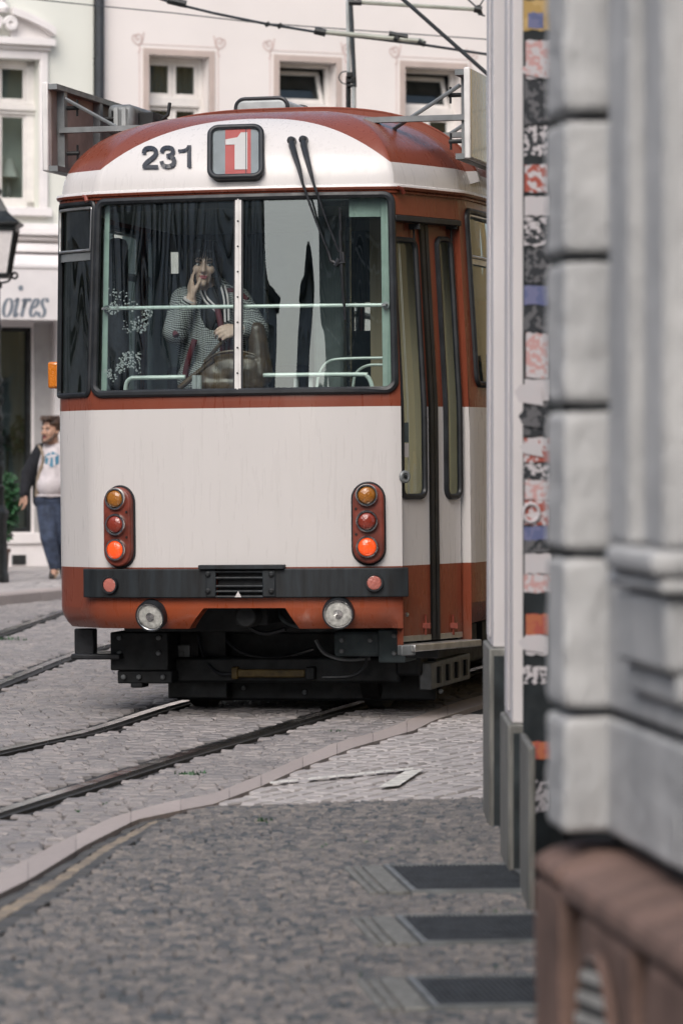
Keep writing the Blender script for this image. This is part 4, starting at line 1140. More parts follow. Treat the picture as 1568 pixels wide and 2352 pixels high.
m = MB(); hp = [T(*q, .62) for q in ((842, 1510), (838, 1530), (820, 1548), (790, 1555), (740, 1556))]; m.tube(smooth_path(hp, 5), .010, 6); m.build('hose', 'rubber', tram, smooth=True)
m = MB(); hp = [T(*q, .5) for q in ((634, 1385), (640, 1412), (662, 1432), (690, 1440))]; m.tube(smooth_path(hp, 5), .012, 6); m.build('hose', 'interior_dark', tram, smooth=True)
m = MB(); m.bx(-.09, .09, .25, .8, .50, .60); m.tube([(0, .12, .55), (0, .3, .55)], .06, 12); m.build('coupler', 'dark_metal', tram, bevel=.01)
for sx_, b_ in ((-.74, 1.75), (.74, 1.75), (-.74, 2.1), (.74, 2.1)):
    m = MB(); m.tube([Vector((sx_ + .055 * math.cos(t * .6), b_ + .055 * math.sin(t * .6), .46 + .0023 * t)) for t in range(64)], .011, 6); m.build('spring', 'dark_metal', bogie, smooth=True)
for q, r_, mt in (([(520, 1470, .8), (560, 1500, .78), (640, 1510, .78), (720, 1490, .8)], .012, 'rubber'), ([(455, 1460, .8), (470, 1510, .78), (500, 1545, .74), (540, 1548, .72)], .010, 'rubber'), ([(725, 1470, .7), (745, 1500, .7), (790, 1515, .7), (850, 1512, .7)], .011, 'grey_metal'), ([(560, 1400, .5), (575, 1440, .5), (610, 1455, .5), (655, 1445, .5)], .013, 'rubber')):
    m = MB(); m.tube(smooth_path([T(*p) for p in q], 5), r_, 6); m.build('hose', mt, tram, smooth=True)
for px, py, b_ in ((275, 1465, .59), (275, 1500, .59), (365, 1465, .59), (365, 1500, .59), (285, 1555, .61), (320, 1555, .61), (375, 1555, .61), (785, 1470, .44), (850, 1470, .44), (785, 1495, .44), (905, 1460, .44), (905, 1500, .44), (418, 1500, .79), (560, 1580, .95), (700, 1590, .95), (860, 1575, .95), (1012, 1588, .95)):
    p = T(px, py, b_); m = MB(); m.lathe([(.014, 0), (.014, .012), (.007, .016)], Matrix.Translation(p) @ Matrix.Rotation(R(90), 4, 'X'), 8); m.build('bolt', 'grey_metal', tram)
# ---- inside
def tubeT(name, pts, b, r, mt='rail_mint', k=5):
    m = MB(); P = [T(*p[:2], p[2] if len(p) > 2 else b) for p in pts]; m.tube(smooth_path(P, k) if k > 1 else P, r, 8); return m.build(name, mt, tram, smooth=True)
hr = tubeT('hand_rail', [(240, 708.5, .17), (550, 704, .07), (884, 700.5, .17)], .1, .0105, k=8)
for px, py in ((237, 709), (886, 700)):
    s, z = SP(px, py); m = MB(); M = frame_at(s, z, -.035); m.box(M @ Vector((0, 0, 0)), (.022, .10, .012)); m.tube([M @ Vector((0, 0, .0)), M @ Vector((0, 0, -.02))], .02, 10); m.build('rail_flange', 'steel', tram)
tubeT('seat_rail', [(288, 905), (291, 880), (302, 869), (318, 868), (426, 866)], .26, .012)
tubeT('seat_rail', [(605, 862), (820, 860), (842, 864), (852, 880), (856, 900)], .22, .012)
tubeT('seat_rail', [(727, 905), (732, 862), (752, 832), (790, 824), (884, 822)], .55, .008)
tubeT('seat_rail', [(810, 900), (816, 860), (842, 840), (884, 838)], .7, .008)
for px in (447, 458, 680, 714): 
    tubeT('rail_bracket', [(px, 862), (px, 905)], .24, .014, 'pale_metal', 1)
def pil(x0, x1, b, y0=448, y1=905, mt='pale_green'): return ub('window_pillar', x0, y0, x1, y1, b, b + .05, mt, .004)
m = MB(); sgrid(m, sWL + .01, sWL + .05, zWb - .04, zWt + .04, -.05, n=2); m.build('window_pillar', 'pale_green', tram)
m = MB(); sgrid(m, sWR - .065, sWR - .002, zWb - .04, zWt + .04, -.05, n=2); m.build('window_pillar', 'pale_green', tram)
m = MB(); sgrid(m, sWR - .24, sWR - .067, zWt - .115, zWt + .04, -.06, n=4); m.build('blind_box', 'pale_green', tram)
# bench backs, added dark screen, ceiling lamps and seats further forward
def seat(a, b, z=.9):
    m = MB(); m.bx(a - .21, a + .21, b, b + .42, z + .40, z + .47); st_ = m.build('seat', 'seat_fabric', tram, bevel=.03)
    m = MB(); m.bx(a - .21, a + .21, b - .03, b + .04, z + .47, z + 1.05); m.build('seat_back', 'seat_fabric', st_, bevel=.03)
    m = MB(); m.bx(a - .03, a + .03, b + .15, b + .25, z, z + .40); m.build('seat_leg', 'dark_metal', st_)
for b in (2.3, 3.2, 4.1, 5.0, 6.2):
    for a in (-.82, -.36, .82): seat(a, b)
def screen(name, b, x0, x1, y0, y1, holes, mt):
    xs, ys = sorted({x0, x1, *[h[i] for h in holes for i in (0, 1)]}), sorted({y0, y1, *[h[i] for h in holes for i in (2, 3)]}); m = MB()
    for xa, xb in zip(xs, xs[1:]):
        for ya, yb in zip(ys, ys[1:]):
            if any(h[0] <= xa and xb <= h[1] and h[2] <= ya and yb <= h[3] for h in holes): continue
            m.bx(T(xa, 800, b).x, T(xb, 800, b).x, b, b + .03, T(550, yb, b).z, T(550, ya, b).z)
    return m.build(name, mt, tram)
screen('dark_screen', 2.4, 205, 905, 440, 915, [(262, 284, 522, 548), (392, 412, 575, 625), (812, 864, 700, 765)], 'interior_dark')  # board added to darken the interior, its holes leave bright glimpses
m = MB(); m.bx(.50, .99, 1.02, 1.05, .9, 2.72); m.build('reflection_panel', 'reflection_beige', tram)  # added panel behind the door glass, its colour imitates a reflection
ub('locker', 720, 470, 785, 900, 1.0, 1.1, 'interior_grey', .02)
ub('driver_seat', 245, 545, 285, 900, .6, .72, 'seat_fabric', .04)
tubeT('grab_pole', [(268, 560), (266, 720), (264, 900)], .85, .013, 'yellow_grime', 1)
tubeT('grab_pole', [(800, 460), (802, 900)], 1.2, .014, 'steel', 1)
tubeT('grab_pole', [(610, 460), (612, 900)], 2.2, .016, 'steel', 1)
# flower transfers on the glass
fl = MB()
def petal_cluster(cx_, cy_, r, n):
    for _ in range(int(n * 1.8)):
        d = r * math.sqrt(rnd.random()); a = rnd.uniform(0, 6.28); x, y = cx_ + d * math.cos(a), cy_ + d * math.sin(a)
        pr = rnd.uniform(1.2, 3.2); k = 5; a0 = rnd.uniform(0, 6); pts = [(x + pr * math.cos(a0 + 6.283 * i / k) * rnd.uniform(.5, 1.1), y + pr * math.sin(a0 + 6.283 * i / k) * rnd.uniform(.5, 1.1)) for i in range(k)]
        fl.add([S(*SP(*p), -.022) for p in pts], [tuple(range(k))])
for c in ((256, 708, 13, 26), (278, 680, 22, 12), (300, 702, 12, 8), (318, 745, 19, 40), (334, 720, 13, 22), (290, 750, 16, 10), (288, 826, 18, 44), (308, 818, 14, 14), (272, 846, 12, 20), (310, 845, 14, 8), (243, 856, 10, 18), (258, 866, 10, 6), (250, 670, 12, 6)): petal_cluster(*c)
fl.build('flower_transfer', 'pale_metal', tram)
# ================================================================== CORNER BUILDINGS ON THE NEAR RIGHT
shop = thing('corner_shop', 'white shop front with slim white piers on grey stone feet, right of the tram', 'shop', (0, 0, 0))
m = MB(); m.bx(.95, 7, 9, 15.1, 0, 6.2); m.build('wall', 'shop_dark', shop)
m = MB(); m.bx(.58, 7.2, 9.0, 15.25, 6.2, 6.6); m.build('upper_wall', 'pier_white', shop)
def xk(px, D): return (px - CX) / K * D
for i, (D0, D1, zt_, X) in enumerate(((15.26, 14.62, .675, .573), (13.60, 12.96, .50, .573))):
    m = MB(); m.bx(X + .004, .95, D1 + .02, D0 - .02, zt_ + .002, 6.2); m.bx(X - .004, X + .004, D1 + .22, D0 - .18, zt_ + .03, 6.2); p = m.build('pier', 'pier_white', shop, bevel=.012)
    m = MB(); m.bx(X - .012, .93, D1, D0, -.03, zt_); ft = m.build('pier_foot', 'pier_stone', shop, bevel=.008)
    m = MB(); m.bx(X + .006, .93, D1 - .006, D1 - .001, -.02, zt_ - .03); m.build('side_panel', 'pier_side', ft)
m = MB(); m.bx(.578, .60, 11.88, 12.46, -.03, .505); m.build('pier_foot', 'pier_stone', shop, bevel=.006)
m = MB(); m.bx(.62, .95, 12.75, 12.95, 0, 6.2); m.build('door_post', 'shop_dark', shop)
# dark board plastered with stickers
sb = thing('sticker_board', 'narrow dark upright board plastered with torn red, white and black stickers', 'board', (.64, 12.58, 0))
m = MB(); m.bx(-.045, .09, 0, .05, 0, 4.6); m.build('board', 'shop_dark', sb, bevel=.004)
def stick_mat(name, a, b, sc_, th=.5):
    t = NT(name); v = t.coord(); n = t.noise(sc_ * 1.6, v, 4)
    c = t.mix(t.math('GREATER_THAN', n, th), a, b); return t.end(t.bsdf(c, .6))
WH, RD, BK, BL, YE, PK = (.56, .53, .55), (.38, .085, .06), (.02, .024, .03), (.11, .13, .26), (.52, .36, .15), (.55, .33, .32)
for nm, a, b, s_ in (('st_pink', WH, PK, 32), ('st_red', RD, WH, 26), ('st_dark', BK, (.12, .12, .13), 26), ('st_bw', BK, WH, 40), ('st_yellow', YE, (.45, .30, .10), 9), ('st_blue', BL, (.16, .17, .30), 14), ('st_white', WH, (.55, .53, .55), 16), ('st_orange', (.42, .13, .06), RD, 22), ('st_stripe', WH, RD, 24)): stick_mat(nm, a, b, s_)
ST = [(0, 70, 'st_yellow'), (28, 66, 'st_blue'), (92, 182, 'st_pink'), (186, 286, 'st_dark'), (290, 358, 'st_bw'), (378, 442, 'st_stripe'), (450, 496, 'st_white'), (500, 566, 'st_bw'), (570, 650, 'st_dark'), (658, 700, 'st_blue'), (702, 760, 'st_dark'), (765, 868, 'st_pink'), (870, 922, 'st_white'),
      (925, 1000, 'st_dark'), (1005, 1062, 'st_stripe'), (1066, 1100, 'st_bw'), (1102, 1148, 'st_pink'), (1150, 1206, 'st_red'), (1208, 1240, 'st_blue'), (1242, 1268, 'st_dark'), (1270, 1318, 'st_white'), (1320, 1360, 'st_pink'), (1410, 1458, 'st_orange'), (1460, 1504, 'st_white'), (1530, 1570, 'st_bw'), (1702, 1745, 'st_orange'), (1790, 1866, 'st_bw')]
sc_px = K / 12.58
for i, (y0, y1, mt) in enumerate(ST):
    z0, z1 = HCAM + (HY - y1) / sc_px, HCAM + (HY - y0) / sc_px
    x0, x1 = -.045 - (0.004 if i % 3 == 0 else 0) + rnd.uniform(0, .008), .03 + rnd.uniform(0, .02)
    if mt == 'st_blue' and i == 1: x1 = .02; x0 = -.03
    m = MB(); d = -.002 - .0012 * (i % 4); n = 6
    pts = [(x0 + (x1 - x0) * k / n, z0 + rnd.uniform(-.004, .004)) for k in range(n + 1)] + [(x1 - (x1 - x0) * k / n, z1 + rnd.uniform(-.004, .004)) for k in range(n + 1)]
    m.prism(pts, lambda p: (p[0], d, p[1]), lambda p: (p[0], d + .0008, p[1])); m.build('sticker', mt, sb)
for y0, y1, xo, mt in ((882, 932, -.075, 'st_white'), (940, 985, -.062, 'st_dark'), (1462, 1500, -.062, 'st_white'), (150, 180, -.055, 'st_pink'), (1015, 1050, -.058, 'st_white')):
    z0, z1 = HCAM + (HY - y1) / sc_px, HCAM + (HY - y0) / sc_px
    m = MB(); m.prism([(.02, z0), (xo + .015, z0 + .012), (xo, (z0 + z1) / 2 + .01), (xo + .02, z1), (.01, z1 - .008)], lambda p: (p[0], -.0095, p[1]), lambda p: (p[0], -.0088, p[1])); m.build('sticker', mt, sb)
m = MB(); m.tube([(-.02 + .026 * math.cos(R(a)), -.0075, HCAM + (HY - 1178) / sc_px + .03 * math.sin(R(a))) for a in range(0, 360, 20)], .006, 6, closed=True); m.build('sticker_ring', 'st_white', sb)

# near house: rusticated stucco on a sandstone plinth
NA = math.atan2(-.9939, .1104); NX, NY = .362, 7.25
near = thing('stucco_house', 'blurred grey rusticated stucco house on a red sandstone plinth at the right edge', 'house', (NX, NY, 0), (0, 0, NA))
def N(px, py, v=0.0):
    k = (px - CX) / K; u = (k * (NY + .1104 * v) - NX - .9939 * v) / (.1104 + .9939 * k); D = NY - .9939 * u + .1104 * v
    return u, HCAM + (HY - py) / K * D
VW = .096
m = MB(); m.bx(.07, 14, VW + .04, 8, 0, 6.2); m.build('wall', 'groove', near)
zs_ = [.705, .932, 1.222, 1.492, 1.767, 2.025, 2.29, 2.56, 2.83, 3.1, 3.4, 3.7, 4.0]
gp_ = .009
m = MB()
for a, b in zip(zs_, zs_[1:]): m.bx(.033, .238, .018, VW + .3, a + gp_, b - gp_)
tex_ = bpy.data.textures.new('plaster', 'CLOUDS'); tex_.noise_scale = .05; tex_.noise_depth = 4
def roughen(o, lv, st):
    s_ = o.modifiers.new('s', 'SUBSURF'); s_.subdivision_type = 'SIMPLE'; s_.levels = s_.render_levels = lv
    d_ = o.modifiers.new('d', 'DISPLACE'); d_.texture = tex_; d_.texture_coords = 'LOCAL'; d_.strength = st; d_.mid_level = .5
roughen(m.build('corner_pilaster', 'stucco_near', near, bevel=.012, seg=2), 4, .012)
m = MB()
for a, b in zip(zs_, zs_[1:]): m.bx(.2385, .9, VW, VW + .06, a + gp_, b - gp_); m.bx(.9, 1.6, VW, VW + .06, a + gp_, b - gp_)
roughen(m.build('coursed_wall', 'stucco_near', near, bevel=.010, seg=2), 4, .009)
m = MB()
for a, b in zip(zs_, zs_[1:]): m.bx(1.6, 13.9, VW, VW + .06, a + gp_, b - gp_)
m.build('coursed_wall', 'stucco_near', near, bevel=.012, seg=2)
q0, q1, q2, q3 = [N(x, 600, .055)[0] for x in (1402, 1448, 1492, 1528)]
m = MB(); m.bx(q0, q1, .05, VW + .01, 1.25, 4); m.bx(q1, q2, .075, VW + .01, 1.25, 4); m.bx(q2, q3, .05, VW + .01, 1.25, 4); pi_ = m.build('pilaster', 'stucco_near', near, bevel=.012)
m = MB(); m.bx(N(1388, 1290, .03)[0], q3 + .02, .028, VW + .01, 1.205, 1.248); m.bx(N(1394, 1290, .045)[0], q3 + .01, .043, VW + .01, 1.175, 1.205); m.build('moulding', 'stucco_near', pi_, bevel=.016, seg=3)
m = MB(); m.bx(q0 + .03, q3 - .02, .058, VW + .01, 1.045, 1.168); m.bx(q0 + .03, q3 - .02, .078, VW + .01, .99, 1.045); m.build('console', 'stucco_near', pi_, bevel=.012)
# plinth: end block, panels with dark gaps, sloped top
m = MB(); m.bx(.002, .29, .0, .5, 0, .615); m.bx(.48, .99, .0, .5, 0, .60); m.bx(1.10, 1.95, .0, .5, 0, .60); m.bx(2.08, 3.6, .0, .5, 0, .60); m.bx(3.7, 9, .0, .5, 0, .6)
for x0, x1, z0 in ((.0, .3, .615), (.3, 9, .60)):
    z1 = .65
    m.prism([(.0, z0), (.0, z1), (VW - .01, z1 + .03), (.5, z1 + .03), (.5, z0)], lambda p: (x0 + .001, p[0] - .006, p[1]), lambda p: (x1, p[0] - .006, p[1]))
pl_o = m.build('plinth', 'sandstone', near, bevel=.018, seg=3)
roughen(pl_o, 3, .02)
m = MB(); m.bx(.05, 9, .055, .45, 0, .598); m.build('plinth_gap', 'grate_dark', near)
# oval basement opening with slanting bars
ou = .5 * (N(1340, 2300)[0] + N(1430, 2300)[0]); oz1 = N(1386, 2200)[1]
oz0 = oz1 - .42; oc, orx, orz = (ou, (oz0 + oz1) / 2), .178, .21
el = [(oc[0] + orx * math.cos(R(a)), oc[1] + orz * math.sin(R(a))) for a in range(0, 360, 10)]
m = MB(); m.prism(el, lambda p: (p[0], -.0162, p[1]), lambda p: (p[0], .004, p[1])); vn = m.build('basement_vent', 'grate_dark', near)
m = MB(); m.tube([(p[0], -.012, p[1]) for p in el], .010, 8, closed=True); m.build('vent_rim', 'sandstone', vn, smooth=True)
for k in range(12):
    z = oz0 + .005 + .038 * k; A_, B_ = [], []
    for i in range(25):
        u = -1 + 2 * i / 24; zz_ = z + .013 * u; lim = orz * math.sqrt(max(0, 1 - (u * .97) ** 2)); lo_, hi_ = max(zz_ - .0095, oc[1] - lim), min(zz_ + .0095, oc[1] + lim)
        if hi_ > lo_: A_.append((oc[0] + orx * u * .97, -.021, lo_)); B_.append((oc[0] + orx * u * .97, -.021, hi_))
    if len(A_) > 2:
        m = MB(); m.strip(A_, B_); m.strip(B_, [(p[0], -.0165, p[2]) for p in B_]); m.strip([(p[0], -.0165, p[2]) for p in A_], A_); m.build('vent_bar', 'vent_bar', vn)

# ================================================================== OVERHEAD LINE
D_ = 31.0
mast = thing('line_mast', 'thin twin steel pole of the overhead line rising behind the tram roof', 'mast', (0, 0, 0))
def TB(name, pts, r, mt, parent, D=D_, n=8, k=1):
    P = [W(*p[:2], p[2] if len(p) > 2 else D) for p in pts]; m = MB(); m.tube(smooth_path(P, k) if k > 1 else P, r, n); return m.build(name, mt, parent, smooth=True)
TB('upper_rod', [(797, -60), (801.5, 190)], .015, 'pale_metal', mast)
m = MB(); a = W(800, 175, D_); m.tube([a, Vector((a.x, D_, 0))], .021, 8); m.build('pole', 'iron', mast, smooth=True)
TB('rod', [(802, -60), (814, 200)], .018, 'wire', mast, D_ - .04); TB('lower_rod', [(812.5, 195), (813, 300)], .017, 'pale_metal', mast, D_ - .04)
for (x, y, w_, h_) in ((803, 172, 15, 12), (804, 187, 18, 9), (806, 197, 22, 6), (812, 183, 12, 14)):
    m = MB(); p = W(x, y, D_ - .03); s_ = D_ / K; m.box(p, (w_ * s_, .06, h_ * s_)); m.build('clamp', 'dark_metal', mast, bevel=.008)
TB('cable', [(799, 164), (785, 166), (778, 178), (785, 190), (798, 194)], .005, 'wire', mast, k=5)
def wire(label, pts, r, D, fit=(), mt='wire', group='overhead wires above the tram', name='overhead_wire'):
    t = thing(name, label, 'wire', tuple(W(*pts[0], D)), group=group)
    inv = -Vector(t.location)
    m = MB(); m.tube([W(*p[:2], p[2] if len(p) > 2 else D) + inv for p in pts], r, 6); m.build('wire', mt, t, smooth=True)
    for (x0, y0, x1, y1, rr, mm_, nm) in fit:
        m = MB(); m.tube([W(x0, y0, D - .01) + inv, W(x1, y1, D - .01) + inv], rr, 8); m.build(nm, mm_, t, smooth=True)
wire('sagging contact wire with a pale insulator rod and dark clamps above the windows', [(-1500, -640), (300, -26), (400, 8), (490, 30), (612, 55), (729, 74), (850, 88), (973, 103), (1113, 124), (1300, 155), (2600, 370)], .011, 30.5,
     [(738, 73, 973, 95, .020, 'insulator', 'insulator'), (722, 70, 748, 76, .03, 'iron', 'clamp'), (893, 77, 936, 86, .022, 'iron', 'clamp'), (906, 85, 914, 92, .03, 'iron', 'clamp'), (960, 94, 976, 102, .025, 'iron', 'clamp'), (385, 0, 428, 10, .03, 'iron', 'clamp'), (612, 52, 616, 60, .022, 'iron', 'clamp'), (640, 55, 645, 64, .022, 'iron', 'clamp'), (780, 80, 973, 103, .008, 'wire', 'lower_wire')])
wire('thin upper span wire running from the green house to the right edge', [(-300, -40), (95, 0), (210, 12), (400, 30), (588, 52), (802, 68), (1113, 90), (2600, 220)], .005, 34)
wire('thick black diagonal stay cable descending to the right above the roof board', [(-100, -912), (905, -18), (927, 0), (1113, 165), (1180, 224), (2000, 960)], .015, 27)
wire('pale insulator tube at the top of the photo ending in a bracket', [(819, 5), (1098, 22)], .016, 30.5, [(1088, 20, 1106, 23, .03, 'iron', 'clamp'), (1097, 12, 1103, 34, .02, 'iron', 'clamp'), (1060, -14, 1098, 20, .007, 'wire', 'wire_end'), (1112, -4, 1098, 18, .006, 'wire', 'wire_end'), (1096, 30, 1113, 37, .008, 'wire', 'wire_end'), (800, 5, 830, 6, .024, 'iron', 'clamp')], 'insulator')

# ================================================================== STREET LAMP, PLANTS
LD = 40.0; LX = xk(-11, LD)
lamp = thing('street_lamp', 'black cast iron street lamp with a four-sided lantern at the left edge', 'street lamp', (LX, LD, .1))
Lz = lambda y: HCAM + (HY - y) / K * LD - .1
lw = LD / K
def prof(rows): return [(r * lw, Lz(y)) for y, r in rows]
m = MB(); m.lathe([(.001, 0)] + prof([(1337, 33), (1322, 33), (1316, 31), (1308, 29.5), (1195, 28), (1190, 31), (1182, 33), (1176, 33), (1168, 27), (1160, 24)]) + [(.001, Lz(1160))], None, 8); m.build('base', 'iron', lamp, bevel=.008)
m = MB(); m.lathe(prof([(1160, 22), (1130, 20), (1124, 23), (1117, 23), (1112, 17), (1090, 19), (1075, 22), (1060, 19), (1048, 15), (1042, 19), (1036, 19), (1030, 14), (1000, 15), (985, 17), (970, 14), (963, 18), (957, 18), (950, 15), (880, 14), (876, 18), (870, 18), (862, 13), (760, 12.5), (756, 16), (750, 16), (744, 12.5), (664, 12), (660, 17), (653, 17), (648, 13), (640, 10)]), None, 16); m.build('post', 'iron', lamp, smooth=True)
for y in (1062, 1040, 1020, 990, 930, 905):
    m = MB()
    for k in range(10): a = 6.283 * k / 10; m.tube([Vector((15.5 * lw * math.cos(a), 15.5 * lw * math.sin(a), Lz(y))), Vector((19 * lw * math.cos(a + .15), 19 * lw * math.sin(a + .15), Lz(y - 9))), Vector((15 * lw * math.cos(a + .3), 15 * lw * math.sin(a + .3), Lz(y - 18)))], .012, 5)
    m.build('post_ornament', 'iron', lamp, smooth=True)
def sqr(r, z, rot=.0): return [Vector((r * sx, r * sy, z)) for sx, sy in ((-1, -1), (1, -1), (1, 1), (-1, 1))]
zt2, zb2 = Lz(528), Lz(632); rt_, rb_ = 49 * lw, 32 * lw
m = MB()
A, B = sqr(rb_, zb2), sqr(rt_, zt2)
for k in range(4):
    m.tube([A[k], B[k]], .016, 6); m.tube([A[k], A[(k + 1) % 4]], .018, 6); m.tube([B[k], B[(k + 1) % 4]], .02, 6); m.tube([(A[k] + A[(k + 1) % 4]) / 2, (B[k] + B[(k + 1) % 4]) / 2], .010, 6)
m.bx(-rb_, rb_, -rb_, rb_, zb2 - .03, zb2); lf = m.build('lantern_frame', 'iron', lamp)
m = MB(); a_, b_ = sqr(rb_ * .96, zb2 + .01), sqr(rt_ * .96, zt2 - .01); m.add(a_ + b_, [(k, (k + 1) % 4, 4 + (k + 1) % 4, 4 + k) for k in range(4)]); m.build('lantern_pane', 'lantern_pane', lf)
m = MB(); rings = [sqr(61 * lw, Lz(516)), sqr(61 * lw, Lz(512)), sqr(44 * lw, Lz(500)), sqr(29 * lw, Lz(486)), sqr(19 * lw, Lz(466)), sqr(13 * lw, Lz(455)), sqr(0.5 * lw, Lz(452))]
vs_ = [sqr(50 * lw, Lz(524))] + rings; m.add([p for r_ in vs_ for p in r_], [(i * 4 + k, i * 4 + (k + 1) % 4, i * 4 + 4 + (k + 1) % 4, i * 4 + 4 + k) for i in range(len(vs_) - 1) for k in range(4)] + [(0, 1, 2, 3)]); m.build('lantern_roof', 'iron', lamp)
m = MB(); m.lathe([(.02, Lz(455)), (.06, Lz(448)), (.075, Lz(440)), (.05, Lz(430)), (.02, Lz(424)), (.03, Lz(418)), (.001, Lz(405))], None, 14); m.build('finial', 'iron', lamp, smooth=True)
for k in range(4):
    a = R(90 * k); d = Vector((math.cos(a), math.sin(a), 0)); m = MB()
    pts = [Vector((0, 0, Lz(650))) + d * .04, Vector((0, 0, Lz(646))) + d * .14, Vector((0, 0, Lz(628))) + d * .19, Vector((0, 0, Lz(622))) + d * .15]
    sp_ = [pts[0], pts[1], pts[2]] + [Vector((0, 0, Lz(633))) + d * (.205 + .03 * math.cos(R(t))) + Vector((0, 0, .03 * math.sin(R(t)))) for t in range(180, -200, -40)]
    m.tube(smooth_path(sp_, 3), .012, 6); m.build('scroll_bracket', 'iron', lamp, smooth=True)
def leaf_cloud(mb, c, r, n, size, droop=.3):
    for _ in range(n):
        while True:
            q = Vector((rnd.uniform(-1, 1), rnd.uniform(-1, 1), rnd.uniform(-1, 1)))
            if q.length < 1: break
        p = c + Vector((q.x * r[0], q.y * r[1], q.z * r[2])); d = Vector((rnd.uniform(-1, 1), rnd.uniform(-1, 1), rnd.uniform(-.9, .5))).normalized(); s_ = size * rnd.uniform(.6, 1.3); w_ = d.orthogonal().normalized() * s_ * .32
        mb.add([p, p + d * s_ * .5 + w_, p + d * s_, p + d * s_ * .5 - w_], [(0, 1, 2, 3)])
pp = G(28, 1318, .1); pD = 43.0
pc = W(2, 1200, pD)
plant = thing('potted_plant', 'bushy green plant standing between the street lamp and the shop window', 'plant', (pc.x, pD, .1))
m = MB()
for (x, y, rr, n) in ((14, 1100, 13, 60), (26, 1130, 14, 110), (24, 1165, 16, 140), (16, 1200, 16, 120), (32, 1185, 8, 40), (12, 1225, 13, 60)):
    q = W(x, y, pD) - Vector((pc.x, pD, .1)); leaf_cloud(m, q, (rr * pD / K, .1, rr * pD / K), n, .085)
m.build('foliage', 'leaf', plant)
m = MB(); m.tube([(.0, 0, .2), (.04, 0, .6), (.06, .0, 1.0)], .014, 6); m.build('stem', 'stem', plant)
m = MB(); m.lathe([(.08, 0), (.10, .24), (.115, .24), (.115, .28), (.10, .28), (.09, .26)], None, 16); m.build('pot', 'sandstone', plant, smooth=True)
iu, iz = F(18, 985, .3)
ip = thing('houseplant', 'thin-stemmed houseplant behind the shop window pane', 'plant', (FX + iu * FC - .3 * FS, FY + iu * FS + .3 * FC, .1))
m = MB(); zz = lambda y: F(18, y, .3)[1] - .1
for pts in ([(0, 1200), (2, 1050), (10, 985), (30, 965), (44, 972)], [(0, 1200), (-2, 1040), (4, 1000), (14, 1010), (20, 1030)], [(0, 1200), (0, 1040), (-8, 990), (-20, 980)]):
    P = [Vector((x * .0052, 0, zz(y))) for x, y in pts]; m.tube(smooth_path(P, 4), .009, 5)
m.build('stem', 'stem', ip)
m = MB()
for x, y in ((30, 965), (44, 974), (14, 1012), (20, 1032), (-8, 990), (8, 985)): leaf_cloud(m, Vector((x * .0052, 0, zz(y))), (.04, .03, .04), 6, .14)
m.build('foliage', 'leaf_dark', ip)

# ================================================================== HOUSES OUT OF VIEW that light and mirror the scene
def block(name, label, loc, rz, w_, d_, h_, wall, floors, cols, tall=False):
    t = thing(name, label, 'house', loc, (0, 0, rz)); holes = []
    for f in range(floors):
        for c in range(cols): x = (c + .5) * w_ / cols; holes.append((x - .36, x + .36, .5 + f * 3.1, 3.3 + f * 3.1) if tall else (x - .5, x + .5, 1.0 + f * 3.1, 2.7 + f * 3.1))
    m = MB(); facade(m, 0, w_, 0, h_, holes); m.bx(0, w_, .3, d_, 0, h_); m.build('wall', wall, t)
    for h in holes:
        m = MB(); a, b, c, d = h; f = .07
        m.bx(a, a + f, .1, .18, c, d); m.bx(b - f, b, .1, .18, c, d); m.bx(a, b, .1, .18, d - f, d); m.bx(a, b, .1, .18, c, c + f); m.bx((a + b) / 2 - .04, (a + b) / 2 + .04, .1, .18, c, d); m.bx(a, b, .1, .18, d - .6, d - .53)
        wn = m.build('window', 'frame_white', t); p = MB(); p.bx(a, b, .2, .21, c, d); p.build('pane', 'shop_dark', wn)
    m = MB(); m.bx(-.2, w_ + .2, -.4, d_, h_, h_ + .3); m.build('roof', 'groove', t)
v_ = to_world(5.6, 24, 0); block('yellow_house', 'yellow plastered house mirrored in the tram side, hidden by the corner shop', (v_.x, v_.y, 0), -TH - R(90), 25, 6, 10.5, 'yellow_wall', 3, 9)
block('white_house', 'pale house with tall dark window strips across the street, mirrored in the rear window', (-10.5, -9.5, 0), R(90), 43.5, 8, 7.0, 'brown_wall', 2, 35, True)
block('grey_house', 'dark grey house closing the street, mirrored in the rear window', (3.5, -14, 0), R(180), 11.5, 9, 9.8, 'grey_wall', 3, 7)
# ================================================================== PEOPLE
mat('skin_pale', (.60, .43, .35), .5, var=.08, scale=30)
mat('skin_tan', (.52, .31, .22), .5, var=.08, scale=30)
mat('lip', (.30, .07, .08), .4, var=.1); mat('eye_white', (.62, .60, .58), .25, var=.02); mat('iris', (.03, .035, .035), .2, var=.1)
mat('hair_black', (.010, .009, .010), .42, var=.4, scale=60, stretch=(1, 1, .15), bump=.5, bscale=120); mat('hair_brown', (.085, .045, .026), .5, var=.4, scale=50, stretch=(1, 1, .2), bump=.5, bscale=110)
mat('maroon', (.115, .018, .028), .85, var=.25, scale=30); mat('black_cloth', (.012, .013, .018), .85, var=.3, scale=20, bump=.3)
mat('hoodie', (.66, .61, .62), .9, var=.1, scale=12, bump=.3, bscale=25); mat('beige_cloth', (.34, .27, .20), .9, var=.15, scale=20); mat('jeans', (.055, .075, .125), .85, var=.3, scale=14, bump=.3, bscale=40)
mat('leather', (.105, .066, .034), .34, var=.4, scale=9, bump=.5, bscale=14, bdist=.01, coat=.15); mat('shoe', (.035, .028, .024), .6, var=.3); mat('sole', (.42, .30, .20), .7, var=.2); mat('logo_blue', (.07, .24, .36), .8, var=.1)
